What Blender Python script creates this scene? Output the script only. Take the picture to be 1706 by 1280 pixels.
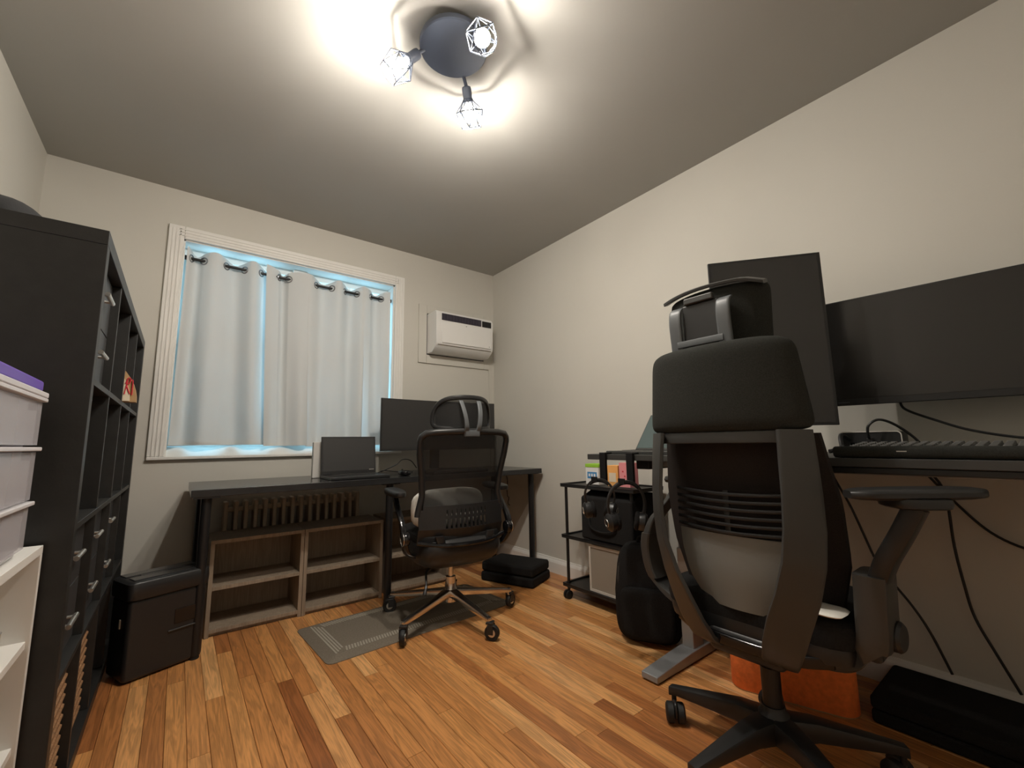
import bpy, bmesh, math, random
from mathutils import Vector, Matrix, Euler
random.seed(7)
sc = bpy.context.scene
for o in list(bpy.data.objects): bpy.data.objects.remove(o)
C = sc.collection
PI = math.pi
def V(*a): return Vector(a)

# ------------------------------------------------------------------ camera
cd = bpy.data.cameras.new('camera'); cam = bpy.data.objects.new('camera', cd); C.objects.link(cam)
cd.sensor_width = 36.0; cd.sensor_fit = 'HORIZONTAL'; cd.lens = 712.23/1706*36; cd.clip_start = 0.02
yaw, pitch, roll = math.radians(37.77), math.radians(7.83), math.radians(-0.84)
fw = V(math.sin(yaw)*math.cos(pitch), math.cos(yaw)*math.cos(pitch), math.sin(pitch))
rt = V(math.cos(yaw), -math.sin(yaw), 0); up = rt.cross(fw)
r2 = rt*math.cos(roll)+up*math.sin(roll); u2 = -rt*math.sin(roll)+up*math.cos(roll)
m = Matrix((r2, u2, -fw)).transposed().to_4x4(); m.translation = V(-2.1794, -3.0762, 0.9159)
cam.matrix_world = m; sc.camera = cam

# ------------------------------------------------------------------ world, exposure
w = bpy.data.worlds.new('sky'); sc.world = w; w.use_nodes = True
bg = w.node_tree.nodes['Background']; bg.inputs[0].default_value = (0.36, 0.76, 1.0, 1); bg.inputs[1].default_value = 3.6
vs = sc.view_settings; vs.view_transform = 'Standard'; vs.look = 'None'; vs.gamma = 1; vs.use_curve_mapping = False
vs.exposure = 0.0
BULB = 1750.0      # emission strength of the three lamp bulbs

# ------------------------------------------------------------------ materials
def mat(name, col, rough=0.5, metal=0.0, var=0.0, vscale=8.0, bump=0.0, bscale=200.0, spec=0.5, alpha=1.0, transl=0.0):
    M = bpy.data.materials.new(name); M.use_nodes = True
    nt = M.node_tree; N = nt.nodes; L = nt.links
    p = N['Principled BSDF']
    p.inputs['Base Color'].default_value = (*col, 1); p.inputs['Roughness'].default_value = rough
    p.inputs['Metallic'].default_value = metal; p.inputs['Specular IOR Level'].default_value = spec
    tc = N.new('ShaderNodeNewGeometry')
    if var > 0:
        n = N.new('ShaderNodeTexNoise'); n.inputs['Scale'].default_value = vscale; n.inputs['Detail'].default_value = 4
        L.new(tc.outputs['Position'], n.inputs['Vector'])
        r = N.new('ShaderNodeMapRange'); r.inputs[1].default_value = .3; r.inputs[2].default_value = .7
        r.inputs[3].default_value = 1-var; r.inputs[4].default_value = 1+var; L.new(n.outputs[0], r.inputs[0])
        mx = N.new('ShaderNodeVectorMath'); mx.operation = 'SCALE'; mx.inputs[0].default_value = col
        L.new(r.outputs[0], mx.inputs['Scale']); L.new(mx.outputs[0], p.inputs['Base Color'])
    if bump > 0:
        n2 = N.new('ShaderNodeTexNoise'); n2.inputs['Scale'].default_value = bscale; n2.inputs['Detail'].default_value = 2
        L.new(tc.outputs['Position'], n2.inputs['Vector'])
        b = N.new('ShaderNodeBump'); b.inputs['Strength'].default_value = bump; b.inputs['Distance'].default_value = .002
        L.new(n2.outputs[0], b.inputs['Height']); L.new(b.outputs[0], p.inputs['Normal'])
    out = N['Material Output']
    if alpha < 1:
        t = N.new('ShaderNodeBsdfTransparent'); x = N.new('ShaderNodeMixShader'); x.inputs[0].default_value = alpha
        L.new(t.outputs[0], x.inputs[1]); L.new(p.outputs[0], x.inputs[2]); L.new(x.outputs[0], out.inputs[0])
    if transl > 0:
        t = N.new('ShaderNodeBsdfTranslucent'); t.inputs[0].default_value = (*col, 1)
        x = N.new('ShaderNodeMixShader'); x.inputs[0].default_value = transl
        L.new(p.outputs[0], x.inputs[1]); L.new(t.outputs[0], x.inputs[2]); L.new(x.outputs[0], out.inputs[0])
    return M
def emis(name, col, s):
    M = bpy.data.materials.new(name); M.use_nodes = True; N = M.node_tree.nodes
    p = N['Principled BSDF']; p.inputs['Base Color'].default_value = (.9, .9, .9, 1)
    p.inputs['Emission Color'].default_value = (*col, 1); p.inputs['Emission Strength'].default_value = s
    return M
def woodmat(name, cols, grain_axis=1, gs=14, rough=.32, contrast=.25, per_obj=True, coat=0.0):
    M = bpy.data.materials.new(name); M.use_nodes = True
    nt = M.node_tree; N = nt.nodes; L = nt.links; p = N['Principled BSDF']
    g = N.new('ShaderNodeNewGeometry'); oi = N.new('ShaderNodeObjectInfo')
    off = N.new('ShaderNodeVectorMath'); off.operation = 'SCALE'; off.inputs[0].default_value = (17, 31, 5)
    L.new(oi.outputs['Random'], off.inputs['Scale'])
    ad = N.new('ShaderNodeVectorMath'); ad.operation = 'ADD'; L.new(g.outputs['Position'], ad.inputs[0]); L.new(off.outputs[0], ad.inputs[1])
    mp = N.new('ShaderNodeMapping'); s = [gs*3.2]*3; s[grain_axis] = gs*.22; mp.inputs['Scale'].default_value = s
    L.new(ad.outputs[0], mp.inputs[0])
    n = N.new('ShaderNodeTexNoise'); n.inputs['Scale'].default_value = 1.0; n.inputs['Detail'].default_value = 3; n.inputs['Distortion'].default_value = .8
    L.new(mp.outputs[0], n.inputs['Vector'])
    # rings: sine of the noise makes cathedral grain
    ml = N.new('ShaderNodeMath'); ml.operation = 'MULTIPLY'; ml.inputs[1].default_value = 30; L.new(n.outputs[0], ml.inputs[0])
    sn = N.new('ShaderNodeMath'); sn.operation = 'SINE'; L.new(ml.outputs[0], sn.inputs[0])
    mp2 = N.new('ShaderNodeMapping'); s = [gs*30]*3; s[grain_axis] = gs*1.0; mp2.inputs['Scale'].default_value = s; L.new(ad.outputs[0], mp2.inputs[0])
    n2 = N.new('ShaderNodeTexNoise'); n2.inputs['Scale'].default_value = 1.0; n2.inputs['Detail'].default_value = 2; L.new(mp2.outputs[0], n2.inputs['Vector'])
    a1 = N.new('ShaderNodeMath'); a1.operation = 'MULTIPLY_ADD'; a1.inputs[1].default_value = contrast*.35; a1.inputs[2].default_value = 1.0; L.new(sn.outputs[0], a1.inputs[0])
    a2 = N.new('ShaderNodeMath'); a2.operation = 'MULTIPLY_ADD'; a2.inputs[1].default_value = contrast*1.4; a2.inputs[2].default_value = -contrast*.7; L.new(n2.outputs[0], a2.inputs[0])
    a3 = N.new('ShaderNodeMath'); a3.operation = 'ADD'; L.new(a1.outputs[0], a3.inputs[0]); L.new(a2.outputs[0], a3.inputs[1])
    cr = N.new('ShaderNodeValToRGB'); el = cr.color_ramp.elements
    for i, c in enumerate(cols):
        pos = i/(len(cols)-1) if len(cols) > 1 else 0
        e = el[i] if i < 2 else el.new(pos)
        e.position = pos; e.color = (*c, 1)
    if per_obj: L.new(oi.outputs['Random'], cr.inputs[0])
    else:
        n3 = N.new('ShaderNodeTexNoise'); n3.inputs['Scale'].default_value = 2.5; L.new(ad.outputs[0], n3.inputs['Vector']); L.new(n3.outputs[0], cr.inputs[0])
    mx = N.new('ShaderNodeVectorMath'); mx.operation = 'SCALE'; L.new(cr.outputs[0], mx.inputs[0]); L.new(a3.outputs[0], mx.inputs['Scale'])
    L.new(mx.outputs[0], p.inputs['Base Color']); p.inputs['Roughness'].default_value = rough
    p.inputs['Coat Weight'].default_value = coat; p.inputs['Coat Roughness'].default_value = .25
    b = N.new('ShaderNodeBump'); b.inputs['Strength'].default_value = .12; b.inputs['Distance'].default_value = .001
    L.new(n2.outputs[0], b.inputs['Height']); L.new(b.outputs[0], p.inputs['Normal'])
    return M
K = {}
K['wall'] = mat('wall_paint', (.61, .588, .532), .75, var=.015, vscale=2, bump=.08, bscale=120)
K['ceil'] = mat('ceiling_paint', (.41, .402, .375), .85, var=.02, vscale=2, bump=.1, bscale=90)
K['white'] = mat('white_trim_paint', (.80, .785, .75), .4, var=.02)
K['floor_gap'] = mat('floor_joint', (.10, .045, .018), .8)
K['plank'] = woodmat('oak_plank', [(.31, .108, .033), (.50, .212, .068), (.60, .275, .090), (.64, .305, .104), (.76, .42, .175), (.56, .248, .080), (.40, .150, .046)], 1, 11, .34, .5, True, .15)
K['blackwood'] = mat('black_brown_wood', (.019, .0188, .018), .45, var=.15, vscale=30, bump=.1, bscale=150)
K['blackwood_in'] = K['blackwood']
K['insert'] = mat('black_drawer_front', (.040, .041, .043), .42, var=.08, vscale=20)
K['steel'] = mat('brushed_steel', (.78, .76, .72), .36, 1.0)
K['chrome'] = mat('polished_aluminium', (.78, .74, .70), .22, 1.0)
K['rattan'] = mat('rattan', (.28, .15, .07), .7, var=.35, vscale=120, bump=.5, bscale=180)
K['desk_black'] = mat('black_desktop', (.020, .020, .021), .20, var=.1, vscale=30)
K['black_metal'] = mat('black_metal', (.010, .010, .011), .4)
K['greywood'] = woodmat('grey_wood', [(.235, .185, .135), (.30, .235, .172), (.36, .285, .21)], 2, 10, .6, .3, False)
K['rad'] = mat('radiator_paint', (.46, .37, .27), .55, var=.1, vscale=15)
K['black_plastic'] = mat('black_plastic', (.018, .018, .0185), .38, bump=.05, bscale=400)
K['gloss_black'] = mat('glossy_black_plastic', (.008, .008, .009), .14)
K['screen'] = mat('monitor_screen', (.024, .023, .022), .22, spec=.6)
K['screen_gloss'] = mat('laptop_screen', (.10, .135, .135), .12, spec=.9)
K['matte_screen'] = mat('matte_screen', (.030, .029, .028), .55)
K['mesh'] = mat('chair_mesh', (.012, .012, .012), .7, alpha=.55)
K['charcoal'] = mat('charcoal_fabric', (.030, .031, .028), .95, var=.2, vscale=300, bump=.4, bscale=700, spec=.2)
K['dark_fabric'] = mat('black_fabric', (.015, .0145, .0145), .95, var=.25, vscale=200, bump=.4, bscale=500, spec=.2)
K['brown_black'] = mat('brown_black_mesh', (.026, .021, .019), .9, var=.2, vscale=400, bump=.3, bscale=600, spec=.2)
K['gunmetal'] = mat('dark_grey_plastic', (.048, .048, .046), .42, bump=.05, bscale=500)
K['lumbar'] = mat('grey_lumbar_plastic', (.21, .22, .215), .55, bump=.1, bscale=500)
K['midgrey'] = mat('mid_grey_plastic', (.11, .118, .124), .45)
K['silver'] = mat('silver_powder_coat', (.33, .34, .35), .42, .35)
K['curtain'] = mat('curtain_cloth', (.78, .79, .785), .95, bump=.25, bscale=500, spec=.1, transl=.16)
K['plasticwhite'] = mat('white_abs', (.80, .79, .77), .35)
K['darkgrille'] = mat('dark_grille', (.035, .030, .045), .5)
K['lamp_plate'] = mat('blue_grey_lamp_metal', (.055, .068, .098), .5, 0)
K['mat_grey'] = mat('grey_brown_mat', (.185, .155, .118), .85, var=.18, vscale=200, bump=.4, bscale=400)
K['mat_light'] = mat('mat_stripe', (.36, .33, .27), .85, var=.1, vscale=200)
K['orange'] = mat('orange_fabric', (.85, .20, .040), .85, var=.12, vscale=60, bump=.5, bscale=150)
K['whitecloth'] = mat('white_cloth', (.85, .82, .75), .9, var=.06, vscale=60, bump=.3, bscale=300)
K['purple'] = mat('purple_plastic', (.14, .075, .42), .35)
K['clear'] = mat('translucent_plastic', (.70, .68, .72), .25, alpha=.45)
K['clear_rim'] = mat('milky_plastic', (.80, .78, .80), .3, alpha=.85)
K['cream'] = mat('cream_card', (.72, .62, .47), .7)
K['tan'] = mat('tan_edge', (.42, .26, .12), .7)
K['red'] = mat('red_paint', (.60, .03, .05), .6)
K['green'] = mat('lime_green', (.30, .58, .05), .6)
K['blue'] = mat('blue_print', (.06, .26, .55), .6)
K['pink'] = mat('pink_card', (.80, .30, .32), .6)
K['orange_card'] = mat('orange_card', (.85, .42, .13), .6)
K['beigebox'] = mat('beige_translucent', (.28, .25, .21), .5)
K['frost'] = mat('pale_frame', (.58, .55, .50), .5)
K['bag'] = mat('dark_grey_bag', (.016, .016, .017), .9, bump=.3, bscale=300)
K['cable'] = mat('black_cable', (.008, .008, .008), .5)
K['rubber'] = mat('black_rubber', (.012, .012, .012), .6)
K['key'] = mat('grey_keycaps', (.10, .10, .095), .6)
K['keybody'] = mat('keyboard_body', (.022, .022, .022), .6)
K['grommet'] = mat('pewter_grommet', (.35, .36, .38), .3, 1.0)
K['outlet'] = mat('pale_plastic', (.6, .58, .55), .5)
def glassmat():
    M = bpy.data.materials.new('window_glass'); M.use_nodes = True; nt = M.node_tree; N = nt.nodes
    t = N.new('ShaderNodeBsdfTransparent'); g = N.new('ShaderNodeBsdfGlossy'); g.inputs['Roughness'].default_value = .02
    x = N.new('ShaderNodeMixShader'); x.inputs[0].default_value = .07
    nt.links.new(t.outputs[0], x.inputs[1]); nt.links.new(g.outputs[0], x.inputs[2]); nt.links.new(x.outputs[0], N['Material Output'].inputs[0])
    return M
K['glass'] = glassmat()
K['bulb_base'] = emis('frosted_bulb_base', (1.0, .925, .82), 18)
K['bulb'] = emis('lit_bulb', (1.0, .925, .82), BULB)

# ------------------------------------------------------------------ mesh helpers
ROOT = {}
class MB:
    def __init__(s): s.v = []; s.f = []
    def add(s, vs, fs):
        b = len(s.v); s.v += [Vector(q) for q in vs]; s.f += [[i+b for i in f] for f in fs]; return s
    def box(s, c, d, rot=None):
        x, y, z = d[0]/2, d[1]/2, d[2]/2
        q = [V(-x,-y,-z), V(x,-y,-z), V(x,y,-z), V(-x,y,-z), V(-x,-y,z), V(x,-y,z), V(x,y,z), V(-x,y,z)]
        if rot is not None:
            R = rot if isinstance(rot, Matrix) else Euler(rot).to_matrix()
            q = [R @ k for k in q]
        return s.add([k+Vector(c) for k in q], [[0,3,2,1],[4,5,6,7],[0,1,5,4],[1,2,6,5],[2,3,7,6],[3,0,4,7]])
    def bx(s, x0, x1, y0, y1, z0, z1): return s.box(((x0+x1)/2, (y0+y1)/2, (z0+z1)/2), (x1-x0, y1-y0, z1-z0))
    def rings(s, rings, cap=True, closed=False):
        n = len(rings[0]); vs = [p for r in rings for p in r]; fs = []
        m_ = len(rings)
        for i in range(m_ if closed else m_-1):
            for j in range(n):
                a = i*n+j; b = i*n+(j+1) % n; c = ((i+1) % m_)*n+(j+1) % n; d = ((i+1) % m_)*n+j
                fs.append([a, b, c, d])
        if cap and not closed: fs += [list(range(n))[::-1], [(m_-1)*n+j for j in range(n)]]
        return s.add(vs, fs)
    def tube(s, pts, r, n=8, closed=False, flat=None):
        pts = [Vector(p) for p in pts]; m_ = len(pts); R = []
        t0 = (pts[1]-pts[0]).normalized(); a = V(0,0,1) if abs(t0.z) < .9 else V(1,0,0)
        nrm = (a-t0*a.dot(t0)).normalized()
        for i in range(m_):
            if closed: t = (pts[(i+1) % m_]-pts[i-1]).normalized()
            else: t = (pts[min(i+1, m_-1)]-pts[max(i-1, 0)]).normalized()
            nrm = (nrm-t*nrm.dot(t)).normalized(); bn = t.cross(nrm)
            rr = r[i] if isinstance(r, (list, tuple)) else r
            R.append([pts[i]+(nrm*math.cos(2*PI*k/n)+bn*math.sin(2*PI*k/n)*(flat or 1))*rr for k in range(n)])
        return s.rings(R, True, closed)
    def lathe(s, prof, c=(0,0,0), axis=(0,0,1), n=20):
        ax = Vector(axis).normalized(); a = V(0,0,1) if abs(ax.z) < .9 else V(1,0,0)
        u = (a-ax*a.dot(ax)).normalized(); w_ = ax.cross(u)
        return s.rings([[Vector(c)+ax*h+(u*math.cos(2*PI*k/n)+w_*math.sin(2*PI*k/n))*max(r, 1e-4) for k in range(n)] for r, h in prof])
    def ribbon(s, fr, n=12, e=.35):
        # fr: list of (centre, width dir, thick dir, half width, half thickness); rounded rectangular section
        R = []
        for c, wd, td, hw, ht in fr:
            c = Vector(c); wd = Vector(wd).normalized(); td = Vector(td).normalized(); ring = []
            for k in range(n):
                a = 2*PI*(k+.5)/n; cx = math.copysign(abs(math.cos(a))**e, math.cos(a)); sx = math.copysign(abs(math.sin(a))**e, math.sin(a))
                ring.append(c+wd*hw*cx+td*ht*sx)
            R.append(ring)
        return s.rings(R)
    def soft(s, c, d, e1=.4, e2=.4, nu=24, nv=12, fn=None, rot=None):
        def pw(t, e): return math.copysign(abs(t)**e, t)
        R = []
        for i in range(nv+1):
            ph = -PI/2+PI*i/nv; ph = max(min(ph, PI/2-1e-3), -PI/2+1e-3); ring = []
            for j in range(nu):
                th = 2*PI*(j+.5)/nu
                p = V(pw(math.cos(ph), e1)*pw(math.cos(th), e2)*d[0]/2, pw(math.cos(ph), e1)*pw(math.sin(th), e2)*d[1]/2, pw(math.sin(ph), e1)*d[2]/2)
                if fn: p = fn(p)
                if rot is not None: p = Matrix.Rotation(rot, 3, 'Z') @ p
                ring.append(p+Vector(c))
            R.append(ring)
        return s.rings(R)
    def slab(s, poly, fn, t):
        # 2d outline (a,b) -> fn(a,b,depth) point; two faces t apart
        n = len(poly)
        A = [fn(a, b, 0) for a, b in poly]; B = [fn(a, b, t) for a, b in poly]
        return s.add(A+B, [list(range(n))[::-1], list(range(n, 2*n))]+[[i, (i+1) % n, n+(i+1) % n, n+i] for i in range(n)])
    def sheet(s, f, nu, nv, t):
        # f(u,v)->(point, normal): thick grid
        A = []; B = []
        for i in range(nu+1):
            for j in range(nv+1):
                p, nn = f(i/nu, j/nv); A.append(Vector(p)); B.append(Vector(p)+Vector(nn).normalized()*t)
        k = len(A); W = nv+1; fs = []
        for i in range(nu):
            for j in range(nv):
                a = i*W+j; q = [a, a+1, a+W+1, a+W]; fs.append(q[::-1]); fs.append([z+k for z in q])
        bd = [(i*W, (i+1)*W) for i in range(nu)]+[((i+1)*W+nv, i*W+nv) for i in range(nu)]+[(j+1, j) for j in range(nv)]+[(nu*W+j, nu*W+j+1) for j in range(nv)]
        for a, b in bd: fs.append([a, b, b+k, a+k])
        return s.add(A+B, fs)
    def puff(s, f, nu, nv):
        # closed pillow: f(a,b,d) with a,b in [-1,1] and d the signed inflation
        idx = {}
        def key(i, j, sd): return (i, j, 0) if i in (0, nu) or j in (0, nv) else (i, j, sd)
        def vid(i, j, sd):
            k = key(i, j, sd)
            if k not in idx:
                a = -math.cos(PI*i/nu); b = -math.cos(PI*j/nv)
                d = ((1-abs(a)**10)**.5)*((1-abs(b)**10)**.5) if k[2] else 0
                idx[k] = len(s.v); s.v.append(f(a*(1-.055*abs(b)**14), b*(1-.06*abs(a)**14), d*k[2]))
            return idx[k]
        for sd in (-1, 1):
            for i in range(nu):
                for j in range(nv):
                    q = [vid(i, j, sd), vid(i+1, j, sd), vid(i+1, j+1, sd), vid(i, j+1, sd)]
                    s.f.append(q if sd < 0 else q[::-1])
        return s
    def build(s, name, mt, parent=None, smooth=True, bevel=0, seg=2, angle=38, recalc=True, local=False):
        me = bpy.data.meshes.new(name); root = None
        if parent is not None:
            root = ROOT.get(parent.name, parent)
            vs = s.v if root.get('_local') else [v-root.location for v in s.v]
            org = None
        else:
            xs = [v.x for v in s.v]; ys = [v.y for v in s.v]; zs = [v.z for v in s.v]
            org = V((min(xs)+max(xs))/2, (min(ys)+max(ys))/2, min(zs)); vs = [v-org for v in s.v]
        me.from_pydata([tuple(v) for v in vs], [], s.f)
        bm = bmesh.new(); bm.from_mesh(me)
        if recalc: bmesh.ops.recalc_face_normals(bm, faces=bm.faces)
        if smooth:
            for f in bm.faces: f.smooth = True
            th = math.radians(angle)
            for e in bm.edges:
                if len(e.link_faces) == 2 and e.calc_face_angle(0) > th: e.smooth = False
        bm.to_mesh(me); bm.free(); me.materials.append(K[mt] if isinstance(mt, str) else mt)
        o = bpy.data.objects.new(name, me); C.objects.link(o)
        if parent is not None: o.parent = parent; ROOT[o.name] = root
        else: o.location = org; ROOT[o.name] = o
        if bevel:
            b = o.modifiers.new('bevel', 'BEVEL'); b.width = bevel; b.segments = seg; b.limit_method = 'ANGLE'; b.angle_limit = math.radians(40); b.harden_normals = True
        return o
def tag(o, label, cat, group=None):
    o['label'] = label; o['category'] = cat
    if group: o['group'] = group
    return o
def thing(name, label, cat, loc=(0,0,0), rotz=0, group=None, local=False):
    o = bpy.data.objects.new(name, None); C.objects.link(o); o.empty_display_size = .05
    o.location = loc; o.rotation_euler = (0, 0, rotz)
    if local: o['_local'] = 1
    ROOT[o.name] = o
    return tag(o, label, cat, group)
def struct(o): o['kind'] = 'structure'; return o
def sroot(name, loc=(0,0,0)):
    o = bpy.data.objects.new(name, None); C.objects.link(o); o.location = loc; o.empty_display_size = .05; ROOT[o.name] = o
    return struct(o)
def cr(pts, n=6, closed=False):
    pts = [Vector(p) for p in pts]; out = []; m_ = len(pts)
    for i in range(m_ if closed else m_-1):
        g = (lambda k: pts[k % m_]) if closed else (lambda k: pts[max(0, min(m_-1, k))])
        a, b, c, d = g(i-1), g(i), g(i+1), g(i+2)
        for k in range(n):
            t = k/n; out.append(.5*((2*b)+(c-a)*t+(2*a-5*b+4*c-d)*t*t+(3*b-a-3*c+d)*t**3))
    if not closed: out.append(pts[-1])
    return out
def interp(tab, t):
    for (a, x), (b, y) in zip(tab, tab[1:]):
        if t <= b: return x+(y-x)*((t-a)/(b-a))
    return tab[-1][1]
def rrect(w_, h, r, n=5, cx=0, cy=0):
    out = []
    for sx, sy, a0 in ((1,1,0), (-1,1,90), (-1,-1,180), (1,-1,270)):
        for k in range(n+1):
            a = math.radians(a0+90*k/n); out.append((cx+sx*(w_/2-r)+r*math.cos(a), cy+sy*(h/2-r)+r*math.sin(a)))
    return out

# ------------------------------------------------------------------ room shell
W_, D_, H_ = 2.83, 3.75, 2.44
fl = struct(MB().bx(-W_-.12, .12, -D_-.12, .14, -.08, -.014).build('floor', 'floor_gap', smooth=False))
pm = MB().box((0, 0, 0), (.0556, 1, .014)).build('plank', 'plank', fl, smooth=False)
pmesh = pm.data; bpy.data.objects.remove(pm)
bm = bmesh.new(); bm.from_mesh(pmesh); 
for v_ in bm.verts: v_.co = v_.co+fl.location*1
for e in [e for e in bm.edges if abs(e.verts[0].co.x-e.verts[1].co.x) < 1e-6 and e.verts[0].co.z > 0 and e.verts[1].co.z > 0]: pass
bmesh.ops.bevel(bm, geom=[e for e in bm.edges if min(q.co.z for q in e.verts) > 0 and abs(e.verts[0].co.x-e.verts[1].co.x) < 1e-6], offset=.0012, segments=1, affect='EDGES')
bm.to_mesh(pmesh); bm.free()
rnd = random.Random(3); cnt = 0
x = -W_
while x < -.001:
    y = -D_-rnd.uniform(0, .7)
    while y < 0:
        l = rnd.choice([.45, .6, .75, .9, 1.1, 1.3])*rnd.uniform(.85, 1.15)
        y0, y1 = max(y, -D_), min(y+l, 0)
        if y1 > 0-.12: y1 = 0
        if y1-y0 > .03:
            o = bpy.data.objects.new('plank', pmesh); C.objects.link(o); o.parent = fl
            o.location = V(min(x+.0283, -.028), (y0+y1)/2, -.007)-fl.location; o.scale = (1, y1-y0-.0012, 1); cnt += 1
        y = y1 if y1 == 0 else y+l
    x += .0567
# walls
wx0, wx1, wz0, wz1 = -2.245, -.935, .868, 2.145
ax0, ax1, az0, az1 = -.655, -.135, 1.605, 1.975
b = MB(); b.bx(-W_-.12, wx0, 0, .14, -.08, H_); b.bx(wx0, wx1, 0, .14, -.08, wz0); b.bx(wx0, wx1, 0, .14, wz1, H_); b.bx(wx1, .12, 0, .14, -.08, H_)
struct(b.build('wall_back', 'wall', smooth=False))
struct(MB().bx(0, .12, -D_, 0, -.08, H_).build('wall_right', 'wall', smooth=False))
struct(MB().bx(-W_-.12, -W_, -D_, 0, -.08, H_).build('wall_left', 'wall', smooth=False))
struct(MB().bx(-W_-.12, .12, -D_-.12, -D_, -.08, H_).build('wall_front', 'wall', smooth=False))
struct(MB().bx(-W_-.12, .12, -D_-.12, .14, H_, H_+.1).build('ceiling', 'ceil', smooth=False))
def base(name, p0, p1, nrm):
    p0, p1, nrm = Vector(p0), Vector(p1), Vector(nrm)
    prof = [(0, 0), (.016, 0), (.016, .07), (.012, .082), (.008, .09), (.006, .10), (0, .10)]
    struct(MB().rings([[p+nrm*a+V(0, 0, h) for a, h in prof] for p in (p0, p1)]).build(name, 'white', smooth=False))
base('baseboard_right', (0, -D_, 0), (0, 0, 0), (-1, 0, 0))
base('baseboard_back', (-W_, 0, 0), (-.017, 0, 0), (0, -1, 0))
base('baseboard_left', (-W_, -D_, 0), (-W_, -.017, 0), (1, 0, 0))

# window
wn = sroot('window_1', (-1.59, 0, .85)); wn['label'] = 'white framed double window behind grey curtains'
def casing(x0, x1, z0, z1, horiz):
    q = MB().bx(x0, x1, -.018, 0, z0, z1)
    return q
cw = .075; ox0, ox1, oz0, oz1 = -2.315, -.862, .85, 2.215
for a in ((ox0, ox0+cw, wz0, oz1), (ox1-cw, ox1, wz0, oz1)):
    o = MB().bx(a[0], a[1], -.02, 0, a[2], a[3]).build('casing', 'white', wn, bevel=.004)
    s_ = MB()
    for k in range(3):
        xx = a[0]+.018+k*.018; s_.bx(xx, xx+.006, -.024, -.02, a[2], a[3]-.02)
    s_.build('casing_ridge', 'white', o, smooth=False)
o = MB().bx(ox0+cw, ox1-cw, -.02, 0, oz1-cw, oz1).build('casing', 'white', wn, bevel=.004)
s_ = MB()
for k in range(3): s_.bx(ox0+.05, ox1-.05, -.024, -.02, oz1-.024-k*.018, oz1-.018-k*.018)
s_.build('casing_ridge', 'white', o, smooth=False)
MB().bx(ox0, ox1, -.026, 0, oz0, wz0-.0005).build('sill', 'white', wn, bevel=.004)
MB().slab([(0, wz0), (.125, wz0), (.125, .922), (.085, .918)], lambda a, b_, d: V(wx0+.012+d, a, b_), wx1-wx0-.024).build('sloped_stool', 'white', wn, smooth=False)
jb = MB(); jb.bx(wx0, wx0+.012, 0, .14, wz0, wz1); jb.bx(wx1-.012, wx1, 0, .14, wz0, wz1); jb.bx(wx0, wx1, 0, .14, wz1-.012, wz1)
jb.build('jamb', 'white', wn, smooth=False)
mid = (wx0+wx1)/2; zm = 1.53
MB().bx(mid-.045, mid+.045, .085, .14, wz0, wz1).build('mullion', 'white', wn, bevel=.003)
for (a, b_) in ((wx0+.012, mid-.045), (mid+.045, wx1-.012)):
    for (z0, z1, yy) in ((.922, zm+.02, .095), (zm-.02, wz1-.012, .118)):
        q = MB(); t = .042
        q.bx(a, a+t, yy, yy+.022, z0, z1); q.bx(b_-t, b_, yy, yy+.022, z0, z1); q.bx(a+t, b_-t, yy, yy+.022, z0, z0+t); q.bx(a+t, b_-t, yy, yy+.022, z1-t, z1)
        xm = (a+b_)/2; q.bx(xm-.012, xm+.012, yy+.004, yy+.018, z0+t, z1-t)
        sash = q.build('sash', 'white', wn, smooth=False)
        for (p0, p1) in ((a+t, xm-.012), (xm+.012, b_-t)):
            MB().bx(p0, p1, yy+.009, yy+.013, z0+t, z1-t).build('pane', 'glass', sash, smooth=False)

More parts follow.
